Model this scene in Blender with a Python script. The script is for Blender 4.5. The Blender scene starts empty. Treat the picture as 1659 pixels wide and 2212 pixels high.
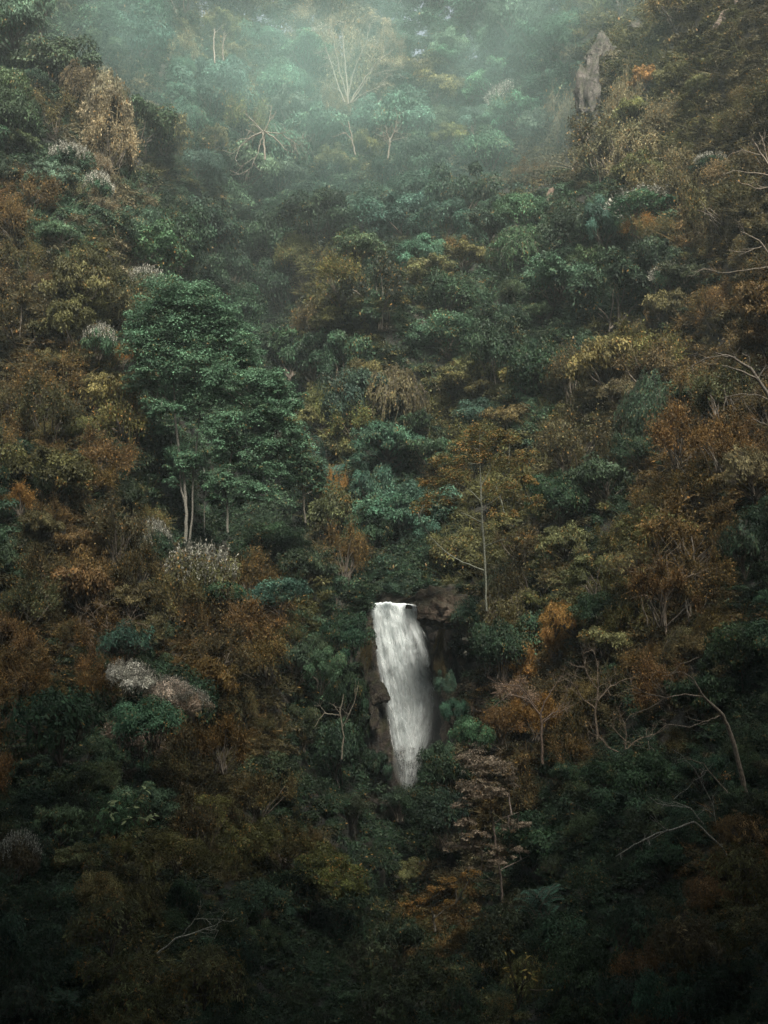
import bpy, math, random
import numpy as np

# ------------------------------------------------------------------ camera, light, exposure
SC = bpy.context.scene
COL = SC.collection
CAMZ = 30.0
PITCH = math.radians(4.0)
FPX = 2606.0                       # focal length for a picture 1659 x 2212 wide/high
CX, CY = 829.5, 1106.0
cam_d = bpy.data.cameras.new("camera")
cam = bpy.data.objects.new("camera", cam_d)
COL.objects.link(cam)
SC.camera = cam
cam.location = (0, 0, CAMZ)
cam.rotation_euler = (math.radians(90) + PITCH, 0, 0)
cam_d.sensor_fit = 'VERTICAL'
cam_d.angle_y = 2 * math.atan(CY / FPX)
cam_d.clip_end = 6000
cam_d.clip_start = 0.2

SUN_EL, SUN_AZ = math.radians(56), math.radians(168)
W = bpy.data.worlds.new("World")
SC.world = W
W.use_nodes = True
wn = W.node_tree.nodes
wl = W.node_tree.links
for n in list(wn):
    wn.remove(n)
wo = wn.new('ShaderNodeOutputWorld')
wb = wn.new('ShaderNodeBackground')
ws = wn.new('ShaderNodeTexSky')
ws.sky_type = 'NISHITA'
ws.sun_disc = False
ws.sun_elevation = SUN_EL
ws.sun_rotation = SUN_AZ
ws.air_density = 1.0
ws.dust_density = 3.0
wb.inputs[1].default_value = 0.062
wh = wn.new('ShaderNodeHueSaturation')      # thin cloud greys the blue of the sky
wh.inputs['Saturation'].default_value = 0.38
wl.new(ws.outputs[0], wh.inputs['Color'])
wl.new(wh.outputs[0], wb.inputs[0])
wl.new(wb.outputs[0], wo.inputs[0])
sd = bpy.data.lights.new("sun", 'SUN')
sd.energy = 5.0
sd.angle = math.radians(20)
sd.color = (1.0, 0.93, 0.84)
sun = bpy.data.objects.new("sun", sd)
COL.objects.link(sun)
sv = np.array([math.sin(SUN_AZ) * math.cos(SUN_EL), math.cos(SUN_AZ) * math.cos(SUN_EL), math.sin(SUN_EL)])
from mathutils import Vector
sun.rotation_euler = Vector(sv).to_track_quat('Z', 'Y').to_euler()
SC.view_settings.view_transform = 'Standard'
SC.view_settings.look = 'None'
SC.view_settings.exposure = 1.66
SC.view_settings.gamma = 1.0
SC.view_settings.use_curve_mapping = False
SC.cycles.max_bounces = 6
SC.cycles.diffuse_bounces = 3
SC.cycles.glossy_bounces = 1
SC.cycles.transmission_bounces = 3
SC.cycles.volume_bounces = 1
SC.cycles.transparent_max_bounces = 12
SC.cycles.sample_clamp_indirect = 4.0
HAZE_DENSITY = 0.0003

# ------------------------------------------------------------------ helpers
RG = np.random.default_rng(11)


def ray(px, py):
    f = np.array([0, math.cos(PITCH), math.sin(PITCH)])
    u = np.array([0, -math.sin(PITCH), math.cos(PITCH)])
    px = np.asarray(px, float)
    py = np.asarray(py, float)
    return f + np.array([1.0, 0, 0]) * ((px - CX) / FPX)[..., None] + u * ((CY - py) / FPX)[..., None]


def at(px, py, D):
    D = np.asarray(D, float)
    return np.array([0, 0, CAMZ]) + ray(px, py) * D[..., None]


def unit(v):
    return v / np.maximum(np.linalg.norm(v, axis=-1, keepdims=True), 1e-9)


def quad_mesh(name, V, F, attrs=None, mat=None, smooth=False):
    me = bpy.data.meshes.new(name)
    V = np.ascontiguousarray(V, dtype=np.float32)
    F = np.ascontiguousarray(F, dtype=np.int32)
    me.vertices.add(len(V))
    me.vertices.foreach_set('co', V.ravel())
    me.loops.add(F.size)
    me.loops.foreach_set('vertex_index', F.ravel())
    me.polygons.add(len(F))
    me.polygons.foreach_set('loop_start', np.arange(0, F.size, F.shape[1], dtype=np.int32))
    me.update(calc_edges=True)
    for k, a in (attrs or {}).items():
        at_ = me.attributes.new(k, 'FLOAT', 'POINT')
        at_.data.foreach_set('value', np.ascontiguousarray(a, dtype=np.float32))
    if mat:
        me.materials.append(mat)
    if smooth:
        me.polygons.foreach_set('use_smooth', np.ones(len(F), dtype=bool))
    me.validate()
    return me


class Acc:
    """collects quads with tint / rnd values"""
    def __init__(s):
        s.V, s.F, s.t, s.r, s.n = [], [], [], [], 0

    def add(s, V, F, t=0.5, r=0.5):
        V = np.asarray(V, float).reshape(-1, 3)
        s.V.append(V)
        s.F.append(np.asarray(F) + s.n)
        s.t.append(np.broadcast_to(t, (len(V),)).astype(float))
        s.r.append(np.broadcast_to(r, (len(V),)).astype(float))
        s.n += len(V)

    def leaves(s, P, N, T, L, Wd, tint, rnd):
        n = len(P)
        S = unit(np.cross(N, T))
        L = np.broadcast_to(L, (n,))[:, None]
        Wd = np.broadcast_to(Wd, (n,))[:, None]
        V = np.stack([P, P + T * L * .45 + S * Wd * .5 + N * L * .06, P + T * L - N * L * .1, P + T * L * .45 - S * Wd * .5 + N * L * .06], 1)
        F = np.arange(n * 4).reshape(n, 4)
        s.add(V.reshape(-1, 3), F, np.repeat(tint, 4), np.repeat(rnd, 4))

    def ribbon(s, P, w0, w1, rng, tint=.5, rnd=.5):
        """P (n,k,3) polylines -> flat ribbons"""
        n, k, _ = P.shape
        d = unit(np.gradient(P, axis=1))
        side = unit(np.cross(d, unit(rng.normal(size=(n, 1, 3)))))
        w = np.linspace(w0, w1, k)[None, :, None]
        A = P + side * w * .5
        B = P - side * w * .5
        V = np.stack([A, B], 2).reshape(-1, 3)
        base = (np.arange(n) * k * 2)[:, None] + (np.arange(k - 1) * 2)[None]
        F = np.stack([base, base + 1, base + 3, base + 2], -1).reshape(-1, 4)
        t = np.repeat(np.broadcast_to(tint, (n,)), k * 2)
        r = np.repeat(np.broadcast_to(rnd, (n,)), k * 2)
        s.add(V, F, t, r)

    def tube(s, P, R, sides=5, tint=.5, rnd=.5):
        P = np.asarray(P, float)
        k = len(P)
        R = np.asarray(R, float)
        d = unit(np.gradient(P, axis=0))
        ref = np.array([0.3, 0.9, 0.1]) if abs(d[0][2]) > .5 else np.array([0.1, 0.2, 1.0])
        a = unit(np.cross(d, ref))
        b = np.cross(d, a)
        th = np.arange(sides) / sides * 2 * math.pi
        V = P[:, None] + (a[:, None] * np.cos(th)[None, :, None] + b[:, None] * np.sin(th)[None, :, None]) * R[:, None, None]
        i = np.arange(k - 1)[:, None] * sides
        j = np.arange(sides)[None]
        j2 = (j + 1) % sides
        F = np.stack([i + j, i + j2, i + sides + j2, i + sides + j], -1).reshape(-1, 4)
        s.add(V.reshape(-1, 3), F, tint, rnd)

    def mesh(s, name, mat, smooth=False):
        return quad_mesh(name, np.concatenate(s.V), np.concatenate(s.F),
                         {'tint': np.concatenate(s.t), 'rnd': np.concatenate(s.r)}, mat, smooth)


def rdir(rng, n, up=0.0):
    d = unit(rng.normal(size=(n, 3)))
    f = rng.random(n) < up
    d[f, 2] = np.abs(d[f, 2])
    return d


def clump_leaves(acc, rng, C, R, per, L, ar=.5, flat=.7, up=.75, droop=.3, tb=None):
    """leaves over ellipsoidal clumps: C (n,3) centres, R (n,) radii"""
    n = len(C)
    idx = np.repeat(np.arange(n), per)
    m = len(idx)
    d = rdir(rng, m, up)
    rad = (.5 + .55 * np.sqrt(rng.random(m)))
    P = C[idx] + d * np.array([1, 1, flat]) * (R[idx] * rad)[:, None]
    N = unit(d * .7 + rng.normal(size=(m, 3)) * .45 + np.array([0, 0, .55]))
    T = unit(d + rng.normal(size=(m, 3)) * .8 + np.array([0, 0, -droop]))
    T = unit(T - N * (T * N).sum(1, keepdims=True))
    ct = rng.random(n) if tb is None else tb
    tint = np.clip(.5 * ct[idx] + .5 * rng.random(m), 0, 1)
    rr = .5 * rng.random(n)[idx] + .5 * rng.random(m)
    Ls = L * (.6 + .8 * rng.random(m))
    acc.leaves(P, N, T, Ls, Ls * ar, tint, rr)


def bez(p0, p1, bend, k, rng=None, jit=0):
    t = np.linspace(0, 1, k)[:, None]
    mid = (p0 + p1) / 2 + bend
    P = (1 - t) ** 2 * p0 + 2 * t * (1 - t) * mid + t ** 2 * p1
    if rng is not None and jit:
        J = rng.normal(size=(k, 3)) * jit
        J[0] = 0
        P = P + J
    return P


# ------------------------------------------------------------------ materials
def new_mat(name):
    m = bpy.data.materials.new(name)
    m.use_nodes = True
    nt = m.node_tree
    for n in list(nt.nodes):
        nt.nodes.remove(n)
    out = nt.nodes.new('ShaderNodeOutputMaterial')
    return m, nt, out


def N_(nt, t, **kw):
    n = nt.nodes.new('ShaderNode' + t)
    for k, v in kw.items():
        setattr(n, k, v)
    return n


def leaf_material(name, instancer=False, rough=.55, trans=.25, spec=.12):
    m, nt, out = new_mat(name)
    L = nt.links.new
    if instancer:
        c = N_(nt, 'Attribute', attribute_type='INSTANCER', attribute_name='hue')
        ccol = c.outputs['Color']
        ac = N_(nt, 'Attribute', attribute_type='INSTANCER', attribute_name='accent')
    else:
        c = N_(nt, 'ObjectInfo')
        ccol = c.outputs['Color']
        ac = N_(nt, 'Attribute', attribute_type='OBJECT', attribute_name='accent')
    t = N_(nt, 'Attribute', attribute_type='GEOMETRY', attribute_name='tint')
    r = N_(nt, 'Attribute', attribute_type='GEOMETRY', attribute_name='rnd')
    mr = N_(nt, 'MapRange')
    mr.inputs[3].default_value = .5
    mr.inputs[4].default_value = 2.5
    pw = N_(nt, 'Math', operation='POWER')
    pw.inputs[1].default_value = 2.4  # few bright leaves painted in as if catching light
    L(t.outputs['Fac'], pw.inputs[0])
    L(pw.outputs[0], mr.inputs[0])
    mxo = N_(nt, 'MixRGB')                 # some sprays of every crown are still olive
    mxo.inputs[2].default_value = (.060, .074, .028, 1)
    fo = N_(nt, 'Math', operation='MULTIPLY')
    fo.inputs[1].default_value = .36
    L(r.outputs['Fac'], fo.inputs[0])
    L(fo.outputs[0], mxo.inputs[0])
    L(ccol, mxo.inputs[1])
    mul = N_(nt, 'VectorMath', operation='SCALE')
    L(mxo.outputs[0], mul.inputs[0])
    L(mr.outputs[0], mul.inputs['Scale'])
    # accent: the leaves whose rnd lies above 1-accent have turned
    sub = N_(nt, 'Math', operation='ADD')
    L(r.outputs['Fac'], sub.inputs[0])
    L(ac.outputs['Fac'], sub.inputs[1])
    mr2 = N_(nt, 'MapRange')
    mr2.inputs[1].default_value = .93
    mr2.inputs[2].default_value = 1.05
    L(sub.outputs[0], mr2.inputs[0])
    mix = N_(nt, 'MixRGB')
    L(mr2.outputs[0], mix.inputs[0])
    L(mul.outputs[0], mix.inputs[1])
    ramp = N_(nt, 'MixRGB')
    ramp.inputs[1].default_value = (.20, .13, .035, 1)
    ramp.inputs[2].default_value = (.24, .115, .035, 1)
    L(t.outputs['Fac'], ramp.inputs[0])
    L(ramp.outputs[0], mix.inputs[2])
    p = N_(nt, 'BsdfPrincipled')
    p.inputs['Roughness'].default_value = rough
    p.inputs['Specular IOR Level'].default_value = spec
    L(mix.outputs[0], p.inputs['Base Color'])
    tr = N_(nt, 'BsdfTranslucent')
    L(mix.outputs[0], tr.inputs['Color'])
    ms = N_(nt, 'MixShader')
    ms.inputs[0].default_value = trans
    L(p.outputs[0], ms.inputs[1])
    L(tr.outputs[0], ms.inputs[2])
    L(ms.outputs[0], out.inputs['Surface'])
    return m


def bark_material(name):
    m, nt, out = new_mat(name)
    L = nt.links.new
    c = N_(nt, 'ObjectInfo')
    tc = N_(nt, 'TexCoord')
    n1 = N_(nt, 'TexNoise')
    n1.inputs['Scale'].default_value = 9
    n1.inputs['Detail'].default_value = 6
    mp = N_(nt, 'Mapping')
    mp.inputs['Scale'].default_value = (2, 2, .8)
    L(tc.outputs['Object'], mp.inputs[0])
    L(mp.outputs[0], n1.inputs[0])
    mr = N_(nt, 'MapRange')
    mr.inputs[1].default_value = .35
    mr.inputs[2].default_value = .65
    mr.inputs[3].default_value = .35
    mr.inputs[4].default_value = 1.2
    L(n1.outputs['Fac'], mr.inputs[0])
    mul = N_(nt, 'VectorMath', operation='SCALE')
    L(c.outputs['Color'], mul.inputs[0])
    L(mr.outputs[0], mul.inputs['Scale'])
    p = N_(nt, 'BsdfPrincipled')
    p.inputs['Roughness'].default_value = .85
    p.inputs['Specular IOR Level'].default_value = .2
    L(mul.outputs[0], p.inputs['Base Color'])
    L(p.outputs[0], out.inputs['Surface'])
    return m


def rock_material(name, c1, c2, c3, scale=.4, rough=.75, bump=.6, moss=.0):
    m, nt, out = new_mat(name)
    L = nt.links.new
    tc = N_(nt, 'TexCoord')
    n1 = N_(nt, 'TexNoise')
    n1.inputs['Scale'].default_value = scale
    n1.inputs['Detail'].default_value = 10
    n1.inputs['Roughness'].default_value = .65
    L(tc.outputs['Object'], n1.inputs[0])
    cr = N_(nt, 'ValToRGB')
    e = cr.color_ramp.elements
    e[0].position = .35
    e[0].color = (*c1, 1)
    e[1].position = .68
    e[1].color = (*c3, 1)
    k = cr.color_ramp.elements.new(.5)
    k.color = (*c2, 1)
    L(n1.outputs['Fac'], cr.inputs[0])
    n2 = N_(nt, 'TexNoise')
    n2.inputs['Scale'].default_value = scale * 9
    n2.inputs['Detail'].default_value = 8
    n2.inputs['Roughness'].default_value = .7
    L(tc.outputs['Object'], n2.inputs[0])
    mr = N_(nt, 'MapRange')
    mr.inputs[3].default_value = .5
    mr.inputs[4].default_value = 1.4
    L(n2.outputs['Fac'], mr.inputs[0])
    mul = N_(nt, 'VectorMath', operation='SCALE')
    L(cr.outputs[0], mul.inputs[0])
    L(mr.outputs[0], mul.inputs['Scale'])
    vo = N_(nt, 'TexVoronoi', feature='DISTANCE_TO_EDGE')
    vo.inputs['Scale'].default_value = scale * 2.3
    dm = N_(nt, 'Mapping')
    dm.inputs['Scale'].default_value = (1, 1, .5)
    dn_ = N_(nt, 'VectorMath', operation='MULTIPLY_ADD')
    dn_.inputs[1].default_value = (.8, .8, .8)
    L(n2.outputs['Color'], dn_.inputs[0])
    L(tc.outputs['Object'], dn_.inputs[2])
    L(dn_.outputs[0], dm.inputs[0])
    L(dm.outputs[0], vo.inputs[0])
    vm = N_(nt, 'MapRange')
    vm.inputs[2].default_value = .09
    vm.inputs[3].default_value = .35
    L(vo.outputs['Distance'], vm.inputs[0])
    mul3 = N_(nt, 'VectorMath', operation='SCALE')
    L(mul.outputs[0], mul3.inputs[0])
    L(vm.outputs[0], mul3.inputs['Scale'])
    col = mul3.outputs[0]
    if moss:
        n3 = N_(nt, 'TexNoise')
        n3.inputs['Scale'].default_value = scale * 2.2
        n3.inputs['Detail'].default_value = 7
        L(tc.outputs['Object'], n3.inputs[0])
        g = N_(nt, 'NewGeometry')
        sx = N_(nt, 'SeparateXYZ')
        L(g.outputs['Normal'], sx.inputs[0])
        ad = N_(nt, 'Math', operation='MULTIPLY_ADD')
        ad.inputs[1].default_value = .3
        L(sx.outputs['Z'], ad.inputs[0])
        L(n3.outputs['Fac'], ad.inputs[2])
        m3 = N_(nt, 'MapRange')
        m3.inputs[1].default_value = .5
        m3.inputs[2].default_value = .62
        m3.inputs[4].default_value = moss
        L(ad.outputs[0], m3.inputs[0])
        mx = N_(nt, 'MixRGB')
        mx.inputs[2].default_value = (.035, .045, .016, 1)
        L(m3.outputs[0], mx.inputs[0])
        L(col, mx.inputs[1])
        col = mx.outputs[0]
    p = N_(nt, 'BsdfPrincipled')
    p.inputs['Roughness'].default_value = rough
    p.inputs['Specular IOR Level'].default_value = .3
    L(col, p.inputs['Base Color'])
    b = N_(nt, 'Bump')
    b.inputs['Strength'].default_value = bump
    b.inputs['Distance'].default_value = .8
    L(n2.outputs['Fac'], b.inputs['Height'])
    L(b.outputs[0], p.inputs['Normal'])
    L(p.outputs[0], out.inputs['Surface'])
    return m


M_LEAF = leaf_material('leaf')
M_COVER = leaf_material('undergrowth_leaf', instancer=True)
M_BARK = bark_material('bark')
M_EARTH = rock_material('earth', (.008, .009, .006), (.014, .013, .008), (.026, .021, .013), .15)
M_ROCKD = rock_material('wet_dark_rock', (.012, .011, .009), (.05, .038, .028), (.15, .12, .09), .6, .42, .9, .4)
M_ROCKP = rock_material('pale_rock', (.10, .075, .055), (.24, .18, .14), (.42, .34, .28), .6, .8, .9, .4)
M_ROCKG = rock_material('grey_rock', (.03, .03, .026), (.11, .10, .086), (.27, .245, .215), .5, .8, .9, .5)
M_BLUFF = rock_material('mossy_bluff', (.03, .024, .018), (.12, .088, .062), (.32, .25, .19), .45, .8, .9, .35)
M_SOIL = rock_material('bare_soil', (.09, .06, .042), (.17, .12, .088), (.27, .20, .15), .5, .9, .5, .3)

# ------------------------------------------------------------------ terrain
CTRL = [
    (0, 2212, 42), (400, 2212, 47), (830, 2212, 62), (1250, 2212, 50), (1659, 2212, 38),
    (0, 1900, 55), (400, 1900, 63), (830, 1900, 92), (1250, 1900, 69), (1659, 1900, 50),
    (0, 1650, 68), (350, 1650, 79), (640, 1650, 101), (1010, 1650, 103), (1250, 1650, 86), (1659, 1650, 62),
    (840, 1780, 119), (850, 1930, 108), (760, 1600, 122), (950, 1600, 121),
    (0, 1300, 95), (350, 1300, 110), (640, 1300, 124), (780, 1310, 127), (950, 1310, 127), (1100, 1300, 122), (1300, 1300, 107), (1659, 1300, 80),
    (0, 1000, 118), (300, 1000, 132), (570, 1130, 172), (560, 1000, 172), (800, 1100, 148), (800, 950, 162), (1000, 1000, 155), (1300, 1000, 134), (1659, 1000, 100),
    (0, 700, 140), (300, 700, 153), (470, 540, 222), (560, 640, 228), (600, 770, 212), (330, 600, 168), (700, 640, 186), (760, 740, 176), (1040, 590, 196), (1010, 500, 226), (1140, 470, 206), (1180, 330, 246), (1110, 420, 236), (860, 560, 196), (330, 430, 190), (180, 560, 150), (900, 700, 178), (1150, 700, 172), (1400, 700, 157), (1659, 700, 122),
    (0, 400, 165), (250, 400, 182), (450, 400, 215), (700, 400, 236), (900, 400, 236), (1050, 400, 240), (1200, 400, 205), (1400, 400, 182), (1659, 400, 145),
    (0, 150, 195), (250, 150, 225), (500, 150, 268), (850, 150, 288), (1100, 150, 290), (1250, 150, 235), (1400, 150, 212), (1659, 150, 168),
    (0, -150, 235), (400, -150, 290), (850, -150, 340), (1100, -150, 340), (1300, -150, 285), (1659, -150, 205),
]
CP = np.array(CTRL, float)
CREST = np.array([(-400, -120), (-60, 40), (100, 130), (250, 250), (330, 440), (460, 570), (590, 770), (625, 760), (700, 610), (850, 545), (1000, 455), (1130, 410), (1220, 380), (1290, 120), (1450, -20), (1659, -160), (2200, -300)], float)


def _phi(a, b):
    d = np.linalg.norm((a[:, None, :2] - b[None, :, :2]) / 400.0, axis=-1)
    return np.where(d > 1e-9, d * d * np.log(np.maximum(d, 1e-9)), 0)


_n = len(CP)
_A = np.zeros((_n + 3, _n + 3))
_A[:_n, :_n] = _phi(CP, CP) + np.eye(_n) * .02
_PL = np.c_[np.ones(_n), CP[:, :2] / 400]
_A[:_n, _n:] = _PL
_A[_n:, :_n] = _PL.T
_WT = np.linalg.solve(_A, np.r_[np.log(CP[:, 2]), 0, 0, 0])


def vnoise(x, y, seed=0):
    """smooth value noise"""
    xi = np.floor(x).astype(int)
    yi = np.floor(y).astype(int)
    fx = x - xi
    fy = y - yi
    fx = fx * fx * (3 - 2 * fx)
    fy = fy * fy * (3 - 2 * fy)

    def h(a, b):
        s = np.sin(a * 127.1 + b * 311.7 + seed * 74.7) * 43758.5453
        return s - np.floor(s)
    return ((h(xi, yi) * (1 - fx) + h(xi + 1, yi) * fx) * (1 - fy) + (h(xi, yi + 1) * (1 - fx) + h(xi + 1, yi + 1) * fx) * fy) * 2 - 1


def depth(px, py):
    px = np.atleast_1d(np.asarray(px, float))
    py = np.atleast_1d(np.asarray(py, float))
    shp = np.broadcast(px, py).shape
    px = np.broadcast_to(px, shp).ravel()
    py = np.broadcast_to(py, shp).ravel()
    cx = np.clip(px, -60, 1720)
    cy = np.clip(py, -150, 2260)
    Q = np.c_[cx, cy]
    D = np.exp(_phi(Q, CP) @ _WT[:_n] + np.c_[np.ones(len(Q)), Q / 400] @ _WT[_n:])
    # the ground drops away behind the crests of the left flank and of the middle spur
    yc = np.interp(px, CREST[:, 0], CREST[:, 1])
    D = D * (1 + .24 / (1 + np.exp(-np.clip((yc - py) / 16, -30, 30))))
    inside = np.clip(1 - np.abs(px - np.interp(py, [1690, 1800, 1950, 2080], [880, 850, 850, 800])) / np.interp(py, [1690, 1800, 1950, 2080], [60, 120, 70, 40]), 0, 1) * np.clip((py - 1680) / 30, 0, 1) * np.clip((2080 - py) / 60, 0, 1)
    D = D * (1 + .10 * np.minimum(inside * 3, 1))
    ex = np.abs(px - cx) / 2600.0
    D = D * (1 - .42 * np.clip(ex, 0, 1) ** .8)
    D = D + np.clip(-150 - py, 0, None) * (.05 + .27 * np.clip((2300 - px) / 800, 0, 1))
    D = D * (1 - .25 * np.clip((py - 2260) / 700, 0, 1))
    D = D * (1 + .03 * vnoise(px / 190, py / 130, 9) + .014 * vnoise(px / 80, py / 60) + .006 * vnoise(px / 35, py / 30, 3))
    return D.reshape(shp)


gx = np.arange(-2500, 4201, 26.0)
gy = np.arange(-1498, 2961, 26.0)
GX, GY = np.meshgrid(gx, gy)
TV = at(GX, GY, depth(GX, GY))
TV[..., 2] = np.minimum(TV[..., 2], CAMZ + 165 + 130 * np.clip((TV[..., 0] - 60) / 80, 0, 1) + 9 * vnoise(TV[..., 0] / 23, TV[..., 1] / 23, 4))  # out-of-view right wall raised to cast shade into the gorge
nr, nc = GX.shape
ii = np.arange(nr - 1)[:, None] * nc + np.arange(nc - 1)[None]
TF = np.stack([ii, ii + nc, ii + nc + 1, ii + 1], -1).reshape(-1, 4)


def link(name, me, parent=None, **props):
    o = bpy.data.objects.new(name, me)
    COL.objects.link(o)
    if parent:
        o.parent = parent
    for k, v in props.items():
        o[k] = v
    return o


link('hillside', quad_mesh('hillside', TV.reshape(-1, 3), TF, None, M_EARTH, True), kind='structure')
# unseen bank under the camera, its steep rise added to shade the gorge
rx = np.arange(-260, 261, 6.0)
ry = np.concatenate([np.arange(38, -6, -2.0), np.arange(-6, -150, -5.0)])
RX, RY = np.meshgrid(rx, ry)
RZ = np.interp(-RY, [-38, -4, 3, 52, 105], [CAMZ - 26, CAMZ - 2.4, CAMZ - 1.7, CAMZ + 215, CAMZ + 310])
RZ = RZ + (vnoise(RX / 17, RY / 17, 5) * 6 + vnoise(RX / 6, RY / 6, 6) * 2) * np.clip((np.hypot(RX, RY) - 6) / 30, 0, 1)
nr, nc = RX.shape
ii = np.arange(nr - 1)[:, None] * nc + np.arange(nc - 1)[None]
link('shading_hillside', quad_mesh('shading_hillside', np.stack([RX, RY, RZ], -1).reshape(-1, 3),
     np.stack([ii, ii + nc, ii + nc + 1, ii + 1], -1).reshape(-1, 4), None, M_EARTH, True), kind='structure')
g = 3000.0
link('ground', quad_mesh('ground', [(-g, -g, -25), (g, -g, -25), (g, g, -25), (-g, g, -25)], [(0, 1, 2, 3)], None, M_EARTH), kind='structure')

# ------------------------------------------------------------------ plant library (unit size: radius 1, height 1)
LIB = {}


def lib(kind, parts):
    LIB.setdefault(kind, []).append(parts)      # parts: list of (name, mesh, role)


def stems(rng, C, r=.02, base=.12, sides=4):
    a = Acc()
    for c in C:
        p0 = np.array([rng.normal() * base, rng.normal() * base, 0])
        P = bez(p0, c, np.array([-c[0] * .2, -c[1] * .2, .08]), 6, rng, .012)
        a.tube(P, np.linspace(r, r * .3, 6), sides)
    return a


def dome_centres(rng, n, cr, low=-.35, zc=.48, rz=.5, rmin=.55):
    C = []
    C0 = rng.random() * 6
    while len(C) < n:
        d = unit(rng.normal(size=3))
        if d[2] < low:
            continue
        hull = 1 + .34 * math.sin(d[0] * 4 + n + C0) * math.cos(d[1] * 5 + d[2] * 3)
        q = (rmin + (1 - rmin) * rng.random() ** .5) * hull
        C.append([d[0] * q * (1 - cr), d[1] * q * (1 - cr), zc + d[2] * q * (rz - cr * .5)])
    return np.array(C)


def build_bush(seed, n=26, per=170, L=.10, ar=.5, cr=.27, flat=.6, spiky=0):
    rng = np.random.default_rng(seed)
    C = dome_centres(rng, n, cr)
    a = Acc()
    R = cr * (.4 + 1.0 * rng.random(n))
    clump_leaves(a, rng, C, R, per, L, ar, flat)
    s = stems(rng, C[:9])
    return [('stems', s.mesh('shrub_stems', M_BARK), 'bark'), ('foliage', a.mesh('shrub_foliage', M_LEAF), 'leaf')]


def build_broad(seed, n=24, per=430, L=.054):
    rng = np.random.default_rng(seed)
    a = Acc()
    s = Acc()
    lean = rng.normal(size=2) * .15
    top = np.array([lean[0], lean[1], .86])
    tr = bez(np.zeros(3), top, np.array([rng.normal() * .08, rng.normal() * .08, 0]), 9, rng, .012)
    s.tube(tr, np.linspace(.05, .014, 9), 6)
    C = dome_centres(rng, n, .3, low=-.55, zc=.64, rz=.38, rmin=.35)
    for c in C:
        k = int(np.clip((c[2] - .25) / .7 * 8, 1, 7))
        P = bez(tr[k - 1] if k > 1 else tr[2], c, np.array([0, 0, -.04]), 6, rng, .012)
        s.tube(P, np.linspace(.018, .005, 6), 4)
    # each limb carries a layered pad of small clumps
    CC, RR, TB = [], [], []
    for c in C:
        tb = rng.random()
        for q in range(5):
            CC.append(c + rng.normal(size=3) * np.array([.13, .13, .035]))
            RR.append(.09 + .09 * rng.random())
            TB.append(np.clip(tb + rng.normal() * .25, 0, 1))
    clump_leaves(a, rng, np.array(CC), np.array(RR), per // 5 + 2, L, .5, .5, .8, .3, np.array(TB))
    return [('trunk', s.mesh('tree_trunk', M_BARK), 'bark'), ('crown', a.mesh('tree_crown', M_LEAF), 'leaf')]


def build_feather(seed, n=900, nl=7500, tw=.010):
    rng = np.random.default_rng(seed)
    a = Acc()
    s = Acc()
    C = dome_centres(rng, 16, .28, rmin=.4)
    for c in C:
        P = bez(np.array([rng.normal() * .1, rng.normal() * .1, 0]), c, np.array([0, 0, .1]), 6, rng, .02)
        s.tube(P, np.linspace(.02, .006, 6), 4)
    # twigs springing from the limb ends
    idx = rng.integers(0, 16, n)
    d = rdir(rng, n, .8)
    d = unit(d * .9 + unit(C[idx] - np.array([0, 0, .2])) * .7)
    ln = .12 + .26 * rng.random(n)
    t = np.linspace(0, 1, 5)[None, :, None]
    p0 = C[idx] - d * .05
    bend = rng.normal(size=(n, 1, 3)) * .16 + np.array([0, 0, -.12])
    P = p0[:, None] + d[:, None] * t * ln[:, None, None] + bend * t * t * ln[:, None, None] * 2
    a.ribbon(P, tw, tw * .25, rng, .4 + .6 * rng.random(n), rng.random(n) * .6)
    j = rng.integers(0, n, nl)
    k = rng.integers(1, 5, nl)
    Q = P[j, k] + rng.normal(size=(nl, 3)) * .045
    Nn = unit(rng.normal(size=(nl, 3)) + np.array([0, 0, .7]))
    T = unit(np.cross(Nn, rng.normal(size=(nl, 3))))
    Ls = .042 * (.6 + .9 * rng.random(nl))
    a.leaves(Q, Nn, T, Ls, Ls * .55, np.clip(.5 * rng.random(16)[idx[j]] + .5 * rng.random(nl), 0, 1), rng.random(nl))
    return [('stems', s.mesh('twiggy_stems', M_BARK), 'bark'), ('foliage', a.mesh('twiggy_foliage', M_LEAF), 'leaf')]


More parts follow.
